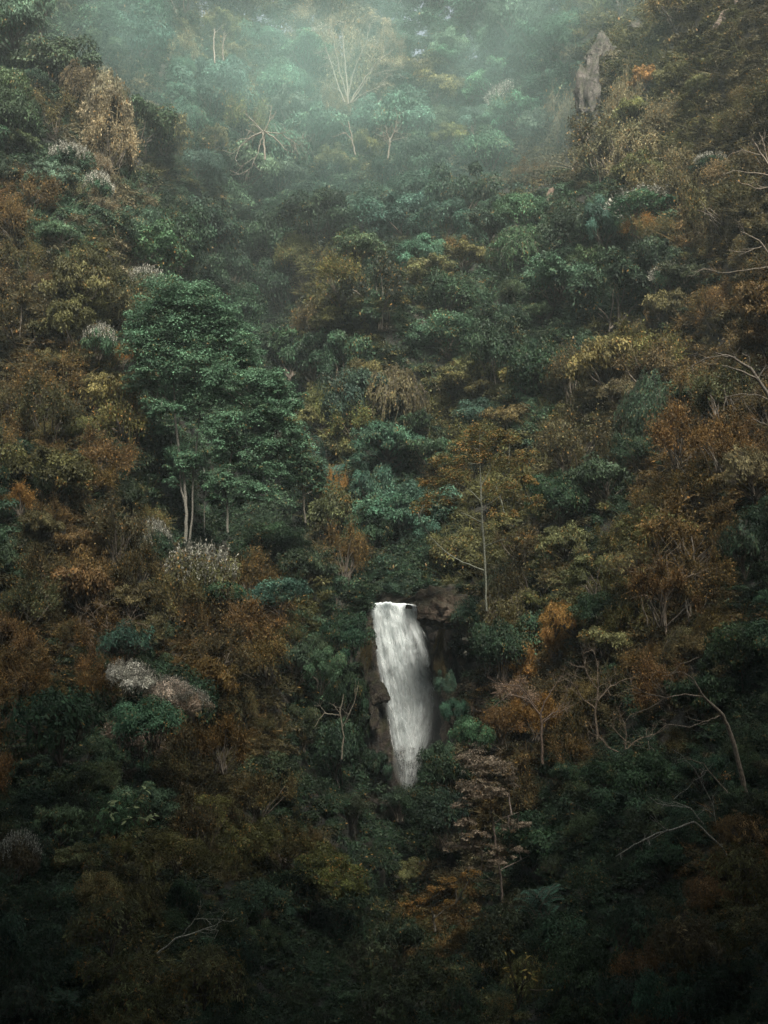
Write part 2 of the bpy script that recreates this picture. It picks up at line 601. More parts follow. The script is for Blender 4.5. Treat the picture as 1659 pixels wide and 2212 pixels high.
def build_drape(seed, n=420, per=24):
    rng = np.random.default_rng(seed)
    a = Acc()
    b = Acc()
    th = rng.random(n) * 2 * math.pi
    rr = np.sqrt(rng.random(n))
    hull = 1 + .2 * np.sin(th * 3 + seed)
    x0 = np.cos(th) * rr * .85 * hull
    y0 = np.sin(th) * rr * .85 * hull
    z0 = .42 + .5 * np.sqrt(np.maximum(0, 1 - rr ** 2)) * (.75 + .35 * np.sin(x0 * 5 + seed) * np.cos(y0 * 4 + seed)) + rng.normal(size=n) * .06
    ln = (.08 + .6 * rng.random(n) ** 2) * (.5 + .6 * rr)
    t = np.linspace(0, 1, per)[None]
    X = x0[:, None] * (1 + .22 * np.sqrt(t)) + rng.normal(size=(n, per)) * .018
    Y = y0[:, None] * (1 + .22 * np.sqrt(t)) + rng.normal(size=(n, per)) * .018
    Z = np.maximum(z0[:, None] - ln[:, None] * t ** 1.2, .02)
    P = np.stack([X, Y, Z], -1)
    b.ribbon(P[:, ::4], .012, .006, rng, .4)
    Pf = P.reshape(-1, 3)
    m = len(Pf)
    out = unit(np.c_[Pf[:, :2], np.full(m, .25)])
    N = unit(out + rng.normal(size=(m, 3)) * .5)
    T = unit(rng.normal(size=(m, 3)) * .6 + np.array([0, 0, -1.]))
    T = unit(T - N * (T * N).sum(1, keepdims=True))
    ct = np.repeat(rng.random(n), per)
    Ls = .056 * (.6 + .8 * rng.random(m))
    clump_leaves(a, rng, dome_centres(rng, 22, .26), np.full(22, .26), 160, .055, .5)
    a.leaves(Pf, N, T, Ls, Ls * .45, .55 * ct + .45 * rng.random(m), .4 * ct + .6 * rng.random(m))
    return [('vine_strands', b.mesh('vine_strands', M_BARK), 'bark'), ('foliage', a.mesh('draped_foliage', M_LEAF), 'leaf')]


def build_plume(seed, n=22, plumes=210):
    rng = np.random.default_rng(seed)
    a = Acc()
    C = dome_centres(rng, n, .27)
    R = .27 * (.6 + .6 * rng.random(n))
    clump_leaves(a, rng, C * np.array([1, 1, .8]), R, 260, .075, .35, .7)
    f = Acc()
    d = rdir(rng, plumes, 1)
    d[:, 2] = np.abs(d[:, 2]) + .25
    d = unit(d)
    B = np.c_[d[:, 0] * .85, d[:, 1] * .85, .3 + d[:, 2] * .5]
    hgt = .12 + .14 * rng.random(plumes)
    lean = rng.normal(size=(plumes, 3)) * .35 + np.array([0, 0, 1]) + d * .3
    lean = unit(lean)
    q = 12
    t = np.linspace(0, 1, q)[None, :, None]
    P = B[:, None] + lean[:, None] * t * hgt[:, None, None]
    Pf = P.reshape(-1, 3)
    m = len(Pf)
    lf = np.repeat(lean, q, 0)
    T = unit(lf * .7 + rng.normal(size=(m, 3)) * .6)
    N = unit(np.cross(T, rng.normal(size=(m, 3))))
    Ls = np.full(m, .045) * (.7 + .6 * rng.random(m))
    f.leaves(Pf, N, T, Ls, Ls * .6, rng.random(m), np.zeros(m))
    s = stems(rng, C[:8])
    return [('stems', s.mesh('plume_stems', M_BARK), 'bark'), ('foliage', a.mesh('plume_foliage', M_LEAF), 'leaf'),
            ('flower_heads', f.mesh('flower_heads', M_LEAF), 'flower')]


def build_fern(seed, n=26):
    rng = np.random.default_rng(seed)
    a = Acc()
    s = Acc()
    for i in range(n):
        th = rng.random() * 2 * math.pi
        rise = .3 + .6 * rng.random()
        b0 = np.array([rng.normal() * .15, rng.normal() * .15, .25 * rng.random()])
        e = b0 + np.array([math.cos(th) * .8, math.sin(th) * .8, rise * .5])
        P = bez(b0, e, np.array([0, 0, .3 * rise + .1]), 14)
        s.tube(P[::3], np.linspace(.012, .004, len(P[::3])), 3)
        d = unit(np.gradient(P, axis=0))
        sd_ = unit(np.cross(d, np.array([0, 0, 1.])))
        for sg in (-1, 1):
            T = unit(sd_ * sg + d * .6 + np.array([0, 0, -.25]))
            N = unit(np.cross(d, T) * sg)
            L = .22 * np.sin(np.linspace(.5, 3.0, 14)) + .03
            a.leaves(P, N, T, L, .035, rng.random(14) * .6 + .4 * rng.random(), rng.random(14) * .5)
    return [('frond_ribs', s.mesh('frond_ribs', M_BARK), 'bark'), ('foliage', a.mesh('frond_foliage', M_LEAF), 'leaf')]


def grow(acc, rng, p, d, L, r, lev, spread=.5, up=.15, minr=.0):
    k = 5
    P = [p]
    dd = d
    for i in range(k - 1):
        dd = unit(dd + rng.normal(size=3) * .16 + np.array([0, 0, up * .3]))
        P.append(P[-1] + dd * L / (k - 1))
    P = np.array(P)
    acc.tube(P, np.linspace(r, r * .62, k), 5 if lev > 2 else 3, .3 + .5 * rng.random())
    if lev <= 0:
        return
    for c in range(3 if lev > 1 else 4):
        i = 4 if c == 0 else int(rng.integers(1, 5))
        nd = unit(dd * (1 - spread * .5) + rng.normal(size=3) * spread + np.array([0, 0, up]))
        grow(acc, rng, P[i], nd, L * (.6 + .2 * rng.random()), r * (.62 if c == 0 else .5) * (i < 4 and .9 or 1), lev - 1, spread, up)


def build_bare(seed, lev=4, spread=.55, up=.2):
    rng = np.random.default_rng(seed)
    a = Acc()
    t = Acc()
    # trunk with several leaders
    P = bez(np.zeros(3), np.array([rng.normal() * .05, rng.normal() * .05, .32]), np.zeros(3), 5, rng, .008)
    t.tube(P, np.linspace(.035, .026, 5), 6)
    for i in range(5):
        th = i * 1.3 + rng.random()
        d = unit(np.array([math.cos(th) * .55, math.sin(th) * .55, 1]))
        grow(a, rng, P[4] if i < 3 else P[2], d, .3, .018, lev, spread, up)
    V = np.concatenate(a.V)
    sc = .95 / max(1e-6, np.percentile(np.abs(V[:, :2]), 98))
    sz = (1 - .05) / np.percentile(V[:, 2], 99)
    S = np.array([min(sc, 1.6), min(sc, 1.6), sz])
    a.V = [v * S for v in a.V]
    t.V = [v * S for v in t.V]
    return [('trunk', t.mesh('bare_trunk', M_BARK), 'bark'), ('branches', a.mesh('bare_branches', M_BARK), 'bark')]


def big_leaf_mesh():
    V = np.array([(0, 0, 0), (.5, .17, .03), (.5, -.17, .03), (.42, 0, -.02), (.8, .1, -.02), (.8, -.1, -.02), (1, 0, -.12), (.2, .12, .02), (.2, -.12, .02)], float)
    F = [(0, 3, 7, 7), (0, 8, 3, 3), (7, 3, 1, 1), (8, 2, 3, 3), (3, 6, 4, 1), (3, 2, 5, 6)]
    me = bpy.data.meshes.new('large_leaf')
    me.from_pydata([tuple(v) for v in V], [], [tuple(dict.fromkeys(f)) for f in F])
    for k, val in (('tint', .6), ('rnd', .3)):
        a = me.attributes.new(k, 'FLOAT', 'POINT')
        a.data.foreach_set('value', np.full(len(V), val, dtype=np.float32))
    me.materials.append(M_LEAF)
    return me


def build_whorl(seed, n=300, per=7, L=.10):
    """shrub of leaf whorls at twig tips, for the near plants"""
    rng = np.random.default_rng(seed)
    a = Acc()
    s = Acc()
    C = dome_centres(rng, n, .15, rmin=.5)
    hub = dome_centres(rng, 12, .4, rmin=.2) * np.array([.6, .6, .7])
    for h in hub:
        s.tube(bez(np.zeros(3), h, np.array([0, 0, .05]), 5, rng, .01), np.linspace(.018, .01, 5), 4)
    for c in C:
        h = hub[np.argmin(((hub - c) ** 2).sum(1))]
        s.tube(bez(h, c, np.array([0, 0, -.04]), 4), np.linspace(.008, .003, 4), 3)
    idx = np.repeat(np.arange(n), per)
    m = len(idx)
    ax = unit(C - np.array([0, 0, .2]) + rng.normal(size=(n, 3)) * .2)[idx]
    T = unit(np.cross(ax, rng.normal(size=(m, 3))) + ax * .35 + np.array([0, 0, -.25]))
    N = unit(ax - T * (ax * T).sum(1, keepdims=True))
    Ls = L * (.6 + .6 * rng.random(m))
    a.leaves(C[idx] + rng.normal(size=(m, 3)) * .02, N, T, Ls, Ls * .33, np.clip(.6 * rng.random(n)[idx] + .4 * rng.random(m), 0, 1), .6 * rng.random(n)[idx] + .4 * rng.random(m))
    # inner finer leaves, tinted darker to paint shade inside the shrub
    C2 = dome_centres(rng, 14, .3, rmin=.3)
    clump_leaves(a, rng, C2, np.full(14, .3), 200, .06, .4, tb=.25 * rng.random(14))
    return [('stems', s.mesh('whorl_stems', M_BARK), 'bark'), ('foliage', a.mesh('whorl_foliage', M_LEAF), 'leaf')]


for k in range(6):
    lib('bush', build_bush(100 + k, n=24 + 4 * k, cr=.24 + .02 * (k % 3), L=.056, per=360))
for k in range(5):
    lib('broad', build_broad(200 + k, n=20 + 2 * k))
for k in range(5):
    lib('feather', build_feather(300 + k))
for k in range(4):
    lib('drape', build_drape(400 + k))
for k in range(4):
    lib('plume', build_plume(500 + k))
for k in range(2):
    lib('fern', build_fern(600 + k))
for k in range(5):
    lib('bare', build_bare(700 + k, 4, .5 + .05 * k, .1 + .05 * k))
for k in range(4):
    lib('whorl', build_whorl(800 + k))

# linear base colours: foliage, bark
PAL = {
    'D': ((.015, .038, .023), .05, 'dark green'),  # plant colour, lowered further to deepen the shade where it grows
    'G': ((.046, .095, .056), .08, 'mid green'),
    'T': ((.034, .084, .060), .04, 'blue green'),
    'O': ((.088, .084, .030), .09, 'olive green'),
    'Y': ((.108, .108, .045), .16, 'yellow green'),
    'R': ((.112, .067, .025), .10, 'rust brown'),
    'B': ((.078, .061, .029), .05, 'dull brown'),
    'P': ((.150, .128, .075), .08, 'pale buff'),
    'A': ((.20, .105, .032), .5, 'orange'),
    'W': ((.45, .42, .36), .0, 'off white'),
    'K': ((.19, .15, .112), .05, 'pale pinkish brown'),
}
KNAME = {'bush': 'shrub', 'broad': 'broadleaf_tree', 'feather': 'twiggy_shrub', 'drape': 'vine_draped_shrub', 'plume': 'plumed_shrub',
         'fern': 'fern_clump', 'bare': 'bare_tree', 'whorl': 'large_leaved_shrub'}
KCAT = {'bush': 'shrub', 'broad': 'tree', 'feather': 'shrub', 'drape': 'shrub', 'plume': 'shrub', 'fern': 'fern', 'bare': 'tree', 'whorl': 'shrub'}
COUNT = {}
THINGS = []


def plant(kind, colr, cx, cy, rx, ry, label=None, group=None, dd=0.0, bark=None, flower=None, accent=None, rot=None, mul=1.0):
    """cx,cy centre and rx,ry half sizes in the 1659 x 2212 frame; stands on the hillside below its centre"""
    by = cy + ry * .92
    D = float(depth(cx, by)[0]) + dd
    p = at(cx, by, np.array(D))
    if kind != 'bare':
        p[2] -= .15 * ry * D / FPX
    e = bpy.data.objects.new(KNAME[kind], None)
    COL.objects.link(e)
    e.empty_display_size = .5
    e.location = p
    k = COUNT.get(kind, 0)
    COUNT[kind] = k + 1
    parts = LIB[kind][k % len(LIB[kind])]
    R, H = rx * D / FPX, 2 * ry * D / FPX
    e.scale = (R, R * (1 if label else RG.uniform(.7, 1.25)), H * 1.04)
    tl = 0 if kind == 'bare' else .14
    e.rotation_euler = (RG.normal() * tl, RG.normal() * tl, RG.random() * 6.28 if rot is None else rot)
    base, ac, cname = PAL[colr]
    j = 1 + RG.normal() * .12
    jj = RG.normal(size=3) * .06
    mixc = PAL['OBGRDO'[int(RG.integers(0, 6))]][0]
    w_ = 0 if label else .25 * RG.random()
    base = tuple(b * (1 - w_) + q * w_ for b, q in zip(base, mixc))
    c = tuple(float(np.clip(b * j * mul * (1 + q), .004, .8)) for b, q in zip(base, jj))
    for nm, me, role in parts:
        o = bpy.data.objects.new(nm, me)
        COL.objects.link(o)
        o.parent = e
        if role == 'bark':
            b = bark or (.10, .085, .065)
            o.color = (*b, 1)
        elif role == 'flower':
            o.color = (*(flower or (.19, .185, .155)), 1)
            o['accent'] = 0.0
        else:
            o.color = (*c, 1)
            o['accent'] = float(ac if accent is None else accent)
    e['category'] = KCAT[kind]
    THINGS.append(dict(o=e, kind=kind, col=colr, x=cx, y=cy, r=max(rx, ry), label=label, group=group))
    if label:
        e['label'] = label
    if group:
        e['group'] = group
    return e


PALEBARK = (.25, .235, .19)


def hero_tree(name, label, base, D, trunks, pads, colr, group=None, bark=(.3, .28, .23), L=4.6, per=34, sub=16, accent=None, flat=.42, kind='crown', mul=1.0, seed=5, feather=False, paddepth=26):
    """one individually drawn tree: trunks are pixel polylines (x, y, radius px, depth offset px), pads are leafy layers"""
    rng = np.random.default_rng(seed)
    o0 = at(base[0], base[1], np.array(D))
    m = D / FPX
    e = bpy.data.objects.new(name, None)
    COL.objects.link(e)
    e.location = o0
    t = Acc()
    ends = []

    def loc(x, y, off=0):
        return at(x, y, np.array(D + off * m)) - o0
    for tr in trunks:
        P = np.array([loc(q[0], q[1], q[3] if len(q) > 3 else 0) for q in tr])
        R = np.array([q[2] * m * .8 for q in tr])
        # refine
        tt = np.linspace(0, len(P) - 1, (len(P) - 1) * 4 + 1)
        Q = np.stack([np.interp(tt, np.arange(len(P)), P[:, i]) for i in range(3)], 1)
        Q[1:-1] += rng.normal(size=Q[1:-1].shape) * .45 * m
        t.tube(Q, np.interp(tt, np.arange(len(P)), R), 6)
        ends.append(Q)
    allp = np.concatenate(ends)
    a = Acc()
    if name == 'green_tree':
        pads = [q for p_ in pads for q in (p_, (p_[0] + rng.uniform(-26, 26), p_[1] + rng.uniform(-14, 14), p_[2] * .7, p_[3] * .9))]
    for (x, y, rx, ry) in pads:
        ry *= 1.25
        off = rng.uniform(-paddepth, paddepth)
        c = loc(x, y, off)
        near = allp[np.argmin(((allp - c) * np.array([1, 1, .6])) ** 2 @ np.ones(3))]
        t.tube(bez(near, c, np.array([0, 0, -2 * m]), 6, rng, .6 * m), np.linspace(2.0 * m, .7 * m, 6), 4)
        n = max(6, int(sub * 1.25 * rx * ry / 900))
        th = rng.random(n) * 6.283
        q = np.sqrt(rng.random(n))
        CC = np.stack([c[0] + np.cos(th) * q * rx * m, c[1] + np.sin(th) * q * rx * m * .7 + 0 * th,
                       c[2] + (rng.random(n) * 1.6 - .8 + .3 * (1 - q)) * ry * m], 1)
        RR = (.30 + .34 * rng.random(n)) * min(rx, ry * 1.5) * m
        clump_leaves(a, rng, CC, RR, int(per * 2.0), L * m, .6, flat + .25, .9, .2)
    tm = link('trunk', t.mesh(name + '_trunk', M_BARK, True), e)
    tm.color = (*bark, 1)
    if pads:
        cr = link(kind, a.mesh(name + '_crown', M_LEAF), e)
        base_c, ac, _ = PAL[colr]
        cr.color = (*(b * mul for b in base_c), 1)
        cr['accent'] = float(ac if accent is None else accent)
    e['label'] = label
    e['category'] = 'tree'
    if group:
        e['group'] = group
    xs = [q[0] for tr in trunks for q in tr] + [q[0] for q in pads]
    ys = [q[1] for tr in trunks for q in tr] + [q[1] for q in pads]
    return e


def branch_tree(name, label, base, D, limbs, bark=PALEBARK, group=None, seed=3, twig=1.0, lev=2, spread=.5, up=.1, r0=2.0, leafy=None):
    """a bare tree whose main limbs are given as pixel polylines, twigs grown at random from them"""
    rng = np.random.default_rng(seed)
    o0 = at(base[0], base[1], np.array(D))
    m = D / FPX
    e = bpy.data.objects.new(name, None)
    COL.objects.link(e)
    e.location = o0
    t = Acc()
    b = Acc()
    for li, lb in enumerate(limbs):
        P = np.array([at(q[0], q[1], np.array(D + (q[3] if len(q) > 3 else 0) * m)) - o0 for q in lb])
        R = np.array([q[2] * m for q in lb])
        tt = np.linspace(0, len(P) - 1, (len(P) - 1) * 4 + 1)
        Q = np.stack([np.interp(tt, np.arange(len(P)), P[:, i]) for i in range(3)], 1)
        Q[1:-1] += rng.normal(size=Q[1:-1].shape) * .8 * m
        RR = np.interp(tt, np.arange(len(P)), R)
        (t if li == 0 else b).tube(Q, RR, 6, .5)
        for i in range(2 if li else len(Q) // 2, len(Q)):
            if rng.random() < .55 * twig:
                d = unit(Q[i] - Q[i - 1])
                nd = unit(d * .8 + rng.normal(size=3) * .55 + np.array([0, 0, up]))
                grow(b, rng, Q[i], nd, (14 + 22 * rng.random()) * m, max(.7 * m, RR[i] * .5), lev, spread, up)
    o = link('trunk', t.mesh(name + '_trunk', M_BARK, True), e)
    o.color = (*bark, 1)
    o = link('branches', b.mesh(name + '_branches', M_BARK), e)
    o.color = (*bark, 1)
    e['label'] = label
    e['category'] = 'tree'
    if group:
        e['group'] = group
    return e


# ------------------------------------------------------------------ rocks and cliff
from mathutils import noise as mn


def fnoise(P, sc, octv=4, seed=0):
    out = np.empty(len(P))
    for i, p in enumerate(P):
        out[i] = mn.fractal(Vector(p * sc) + Vector((seed * 7.3, seed, -seed * 3.1)), .9, 2.1, octv)
    return out


def cells(P, sc, seed=0):
    out = np.empty(len(P))
    for i, p in enumerate(P):
        d, _ = mn.voronoi(Vector(p * sc) + Vector((seed * 3.3, seed, seed * 1.7)))
        out[i] = d[1] - d[0]
    return out


def rock(name, label, cx, cy, rx, ry, mat, dd=0.0, tilt=0.0, seed=1, cat='rock', group=None, rough=.30, thick=.7):
    D = float(depth(cx, cy + ry)[0]) + dd
    m = D / FPX
    n1, n2 = 84, 60
    u = np.linspace(0, 2 * math.pi, n1, endpoint=False)
    v = np.linspace(.04, math.pi - .04, n2)
    U, Vv = np.meshgrid(u, v)
    S = np.stack([np.cos(U) * np.sin(Vv), np.sin(U) * np.sin(Vv), np.cos(Vv)], -1).reshape(-1, 3)
    # blocky: planes cut the ball
    rng = np.random.default_rng(seed)
    rad = np.ones(len(S))
    for k in range(13):
        nn = unit(rng.normal(size=3))
        dd_ = .62 + .3 * rng.random()
        q = S @ nn
        rad = np.minimum(rad, np.where(q > .05, dd_ / np.maximum(q, .05), 9))
    S2 = S * rad[:, None]
    f = fnoise(S2, 1.6, 5, seed) * rough + (cells(S2, 2.4, seed) - .3) * rough * .5
    S2 = S2 * (1 + f[:, None])
    S2 = S2 * np.array([rx, max(rx, 12) * thick, ry]) * m * 1.15
    ct, st = math.cos(tilt), math.sin(tilt)
    S2 = np.stack([S2[:, 0] * ct + S2[:, 2] * st, S2[:, 1], -S2[:, 0] * st + S2[:, 2] * ct], 1)
    i = np.arange(n2 - 1)[:, None] * n1
    j = np.arange(n1)[None]
    F = np.stack([i + j, i + n1 + j, i + n1 + (j + 1) % n1, i + (j + 1) % n1], -1).reshape(-1, 4)
    o = link(name, quad_mesh(name, S2, F, None, mat, False), label=label or '', category=cat)
    o.location = at(cx, cy, np.array(D))
    if group:
        o['group'] = group
    THINGS.append(dict(o=o, kind='rock', col='-', x=cx, y=cy, r=max(rx, ry) * .5, label=label, group=group))
    return o


TOPX = [640, 720, 785, 797, 803, 860, 900, 908, 925, 950, 985, 1040, 1100, 1180]
TOPY = [1330, 1318, 1300, 1296, 1308, 1307, 1311, 1300, 1282, 1268, 1262, 1268, 1290, 1330]
cx_ = np.arange(640, 1181, 4.0)
rows = np.concatenate([np.linspace(-30, -2, 10), np.linspace(0, 470, 118)])
CXX, RR_ = np.meshgrid(cx_, rows)
ytop = np.interp(CXX, TOPX, TOPY)
PYY = ytop + np.where(RR_ < 0, RR_ * .02, RR_)
lx = np.interp(PYY, [1300, 1380, 1500, 1600, 1700], [798, 806, 826, 845, 868])
rx_ = np.interp(PYY, [1300, 1340, 1420, 1520, 1620, 1700], [904, 915, 934, 948, 968, 985])
chute = np.clip((CXX - lx) / 8, 0, 1) * np.clip((rx_ - CXX) / 8, 0, 1)
DD = 121.8 + 3.6 * chute + np.where(RR_ < 0, -RR_ * .25, -RR_ * .004) + .010 * np.abs(CXX - 870) + np.clip(np.abs(CXX - 880) - 110, 0, 999) * .03
CPT = at(CXX, PYY, DD).reshape(-1, 3)
fn = fnoise(CPT * np.array([1, 1, .45]), .28, 6, 3) * 1.0 + (cells(CPT * np.array([1, 1, .5]), .45, 2) - .3) * .9 + fnoise(CPT, 1.3, 4, 8) * .22
CPT[:, 1] += fn * 1.25
CPT[:, 2] += fnoise(CPT, .5, 4, 12) * .18
nr, nc = CXX.shape
ii = np.arange(nr - 1)[:, None] * nc + np.arange(nc - 1)[None]
cliff = link('cliff', quad_mesh('cliff', CPT, np.stack([ii, ii + nc, ii + nc + 1, ii + 1], -1).reshape(-1, 4), None, M_ROCKD, True), kind='structure')

# ------------------------------------------------------------------ waterfall


def flow(s, py):
    l = np.interp(py, [1290, 1306, 1380, 1480, 1580, 1650, 1720], [801, 797, 806, 822, 841, 854, 868])
    r = np.interp(py, [1290, 1306, 1340, 1420, 1520, 1600, 1720], [898, 904, 914, 931, 945, 930, 884])
    px = l + (r - l) * s
    t = np.clip((py - 1306) / 400, 0, 1)
    D = 123.4 - 1.9 * t ** .6 - .5 * np.sin(s * math.pi)
    return px, D


def water_material(name, base_alpha, seed):
    m, nt, out = new_mat(name)
    L = nt.links.new
    s = N_(nt, 'Attribute', attribute_name='tint')
    t = N_(nt, 'Attribute', attribute_name='rnd')
    cb = N_(nt, 'CombineXYZ')
    L(s.outputs['Fac'], cb.inputs[0])
    L(t.outputs['Fac'], cb.inputs[1])
    cb.inputs[2].default_value = seed
    mp = N_(nt, 'Mapping')
    mp.inputs['Scale'].default_value = (7, 5, 1)
    L(cb.outputs[0], mp.inputs[0])
    n1 = N_(nt, 'TexNoise')
    n1.inputs['Scale'].default_value = 1
    n1.inputs['Detail'].default_value = 8
    n1.inputs['Roughness'].default_value = .62
    n1.inputs['Distortion'].default_value = .8
    L(mp.outputs[0], n1.inputs[0])
    mp2 = N_(nt, 'Mapping')
    mp2.inputs['Scale'].default_value = (4, 2.6, 1)
    L(cb.outputs[0], mp2.inputs[0])
    n2 = N_(nt, 'TexNoise')
    n2.inputs['Scale'].default_value = 1
    n2.inputs['Detail'].default_value = 5
    n2.inputs['Distortion'].default_value = 1.2
    L(mp2.outputs[0], n2.inputs[0])
    # the right half of the sheet is thinner water
    thin = N_(nt, 'MapRange')
    thin.inputs[1].default_value = .42
    thin.inputs[2].default_value = .72
    thin.inputs[3].default_value = base_alpha
    thin.inputs[4].default_value = base_alpha - .38
    L(s.outputs['Fac'], thin.inputs[0])
    a1 = N_(nt, 'Math', operation='MULTIPLY_ADD')
    a1.inputs[1].default_value = 1.9
    L(n1.outputs['Fac'], a1.inputs[0])
    a1.inputs[2].default_value = -.95
    a2 = N_(nt, 'Math', operation='MULTIPLY_ADD')
    a2.inputs[1].default_value = 1.3
    a2.inputs[2].default_value = -.65
    L(n2.outputs['Fac'], a2.inputs[0])
    ad = N_(nt, 'Math', operation='ADD')
    L(a1.outputs[0], ad.inputs[0])
    L(a2.outputs[0], ad.inputs[1])
    ad2 = N_(nt, 'Math', operation='ADD')
    L(ad.outputs[0], ad2.inputs[0])
    L(thin.outputs[0], ad2.inputs[1])
    # frayed edges, s near 0 and 1
    e = N_(nt, 'MapRange')
    e.inputs[1].default_value = .0
    e.inputs[2].default_value = .13
    L(s.outputs['Fac'], e.inputs[0])
    e2 = N_(nt, 'MapRange')
    e2.inputs[1].default_value = 1.0
    e2.inputs[2].default_value = .80
    L(s.outputs['Fac'], e2.inputs[0])
    mu = N_(nt, 'Math', operation='MULTIPLY')
    L(e.outputs[0], mu.inputs[0])
    L(e2.outputs[0], mu.inputs[1])
    mu2 = N_(nt, 'Math', operation='MULTIPLY', use_clamp=True)
    L(mu.outputs[0], mu2.inputs[0])
    L(ad2.outputs[0], mu2.inputs[1])
    p = N_(nt, 'BsdfPrincipled')
    p.inputs['Roughness'].default_value = .6
    cr = N_(nt, 'ValToRGB')
    cr.color_ramp.elements[0].position = .3
    cr.color_ramp.elements[0].color = (.58, .64, .63, 1)
    cr.color_ramp.elements[1].position = .62
    cr.color_ramp.elements[1].color = (.84, .90, .89, 1)
    L(n1.outputs['Fac'], cr.inputs[0])
    L(cr.outputs[0], p.inputs['Base Color'])
    tr = N_(nt, 'BsdfTranslucent')
    L(cr.outputs[0], tr.inputs[0])
    mx0 = N_(nt, 'MixShader')
    mx0.inputs[0].default_value = .3
    L(p.outputs[0], mx0.inputs[1])
    L(tr.outputs[0], mx0.inputs[2])
    tp = N_(nt, 'BsdfTransparent')
    mx = N_(nt, 'MixShader')
    L(mu2.outputs[0], mx.inputs[0])
    L(tp.outputs[0], mx.inputs[1])
    L(mx0.outputs[0], mx.inputs[2])
    L(mx.outputs[0], out.inputs['Surface'])
    return m


wf = bpy.data.objects.new('waterfall', None)
COL.objects.link(wf)
WF0 = at(858, 1306, np.array(123.4))
wf.location = WF0
wf['label'] = 'white waterfall dropping over the dark cliff in the middle of the gorge'
wf['category'] = 'waterfall'
for li, (off, al) in enumerate(((.25, 1.2), (0, .62), (-.35, .28))):
    s = np.linspace(0, 1, 60)
    py = np.concatenate([np.linspace(1296, 1306, 6)[:-1], np.linspace(1306, 1725, 130)])
    S_, P_ = np.meshgrid(s, py)
    px, D = flow(S_, P_)
    rel = vnoise(S_ * 22, P_ / 55 + li * 9, li) * .16 + vnoise(S_ * 50, P_ / 16, li + 4) * .07 + vnoise(S_ * 7, P_ / 120, li + 7) * .3
    D = D + off + rel + np.where(P_ < 1306, (1306 - P_) * .5, 0)
    px = px + vnoise(S_ * 6 + P_ / 30, P_ / 40, 31 + li) * 2.2 * np.clip((P_ - 1306) / 40, 0, 1)
    V = at(px, P_ + np.where(P_ < 1306, (1306 - P_) * .72 - .6 * np.abs(vnoise(S_ * 8, S_ * 0, 2)), 0) + (4 * np.abs(2 * S_ - 1) ** 3) * np.clip((1320 - P_) / 14, 0, 1) + 2.6 * vnoise(S_ * 7, S_ * 0, 5) + 1.2 * vnoise(S_ * 23, S_ * 0, 6), D) - WF0
    nr, nc = S_.shape
    ii = np.arange(nr - 1)[:, None] * nc + np.arange(nc - 1)[None]
    link('water_sheet', quad_mesh('water_sheet', V.reshape(-1, 3), np.stack([ii, ii + nc, ii + nc + 1, ii + 1], -1).reshape(-1, 4),
         {'tint': S_.ravel(), 'rnd': (P_.ravel() - 1306) / 200}, water_material('falling_water', al, li * 5.7), True), wf)
# thin threads of falling water and thrown drops
rng = np.random.default_rng(77)
n = 500
s0 = np.clip(np.where(rng.random(n) < .6, rng.beta(2, 3, n), rng.random(n)), .01, .99)
y0 = 1310 + rng.random(n) ** .8 * 370
ln = 5 + rng.random(n) * 18
t = np.linspace(0, 1, 5)[None]
PYs = y0[:, None] + ln[:, None] * t
pxs, Ds = flow(np.clip(s0[:, None] + rng.normal(size=(n, 1)) * .03 * t, 0, 1), PYs)
Ds = Ds - .25 - .5 * rng.random((n, 1))
Pp = at(pxs + rng.normal(size=(n, 5)) * .5, PYs, Ds) - WF0
wa = Acc()
wa.ribbon(Pp, .035, .012, rng, .5, .5)
m_, nt, out = new_mat('water_thread')
p = N_(nt, 'BsdfPrincipled')
p.inputs['Base Color'].default_value = (.8, .82, .8, 1)
p.inputs['Roughness'].default_value = .5
nt.links.new(p.outputs[0], out.inputs['Surface'])
th_ = link('water_threads', wa.mesh('water_threads', m_), wf)
th_['kind'] = 'stuff'

rock('ledge_rock', 'pale weathered ledge rock at the right lip of the waterfall', 955, 1314, 48, 48, M_BLUFF, -7.4, -.16, 3, rough=.3)
rock('ledge_rock', 'dark wet stone splitting the water at the waterfall lip', 884, 1311, 7, 5, M_ROCKD, -4.6, 0, 18)
rock('ledge_rock', 'small brown stone at the left lip of the waterfall', 797, 1303, 8, 7, M_ROCKP, -1.5, 0, 4)
rock('pale_stone', 'rounded pale grey stone on the dark wall right of the waterfall', 1003, 1384, 7, 7, M_ROCKG, -5, .3, 5)
rock('pale_stone', 'narrow pale stone just below the rounded one right of the waterfall', 1005, 1411, 3.5, 6, M_ROCKG, -5, 0, 6)
rock('crag', 'slender grey rock crag standing out of the upper right slope', 1270, 215, 27, 90, M_ROCKG, 0, .06, 7, 'crag', rough=.75)
rock('crag', 'brown lower foot of the grey crag, half overgrown', 1262, 300, 12, 34, M_ROCKP, 0, .25, 8, 'crag', rough=.75)
rock('crag', 'broken pale shoulder of rock just above the grey crag', 1292, 122, 24, 40, M_ROCKG, -1, .4, 19, 'crag', rough=.6)
rock('soil_scar', 'pale soil scar leaning along the spur below the grey crag', 1250, 350, 8, 27, M_SOIL, 0, .5, 9, 'soil scar')
rock('soil_scar', 'small pale soil scar on the middle spur near its crest', 1186, 428, 7, 20, M_SOIL, 0, .3, 10, 'soil scar')
rock('soil_scar', 'short pinkish soil scar in the greenery of the middle spur', 878, 716, 20, 9, M_SOIL, 1, -.6, 11, 'soil scar', rough=.6)
rock('pale_rock', 'pale leaning rock at the upper right edge of the slope', 1563, 42, 12, 26, M_ROCKP, 0, .7, 12)
rock('pale_rock', 'pale rock at the top edge of the photo, far right', 1602, 6, 12, 16, M_ROCKP, 0, .3, 13)
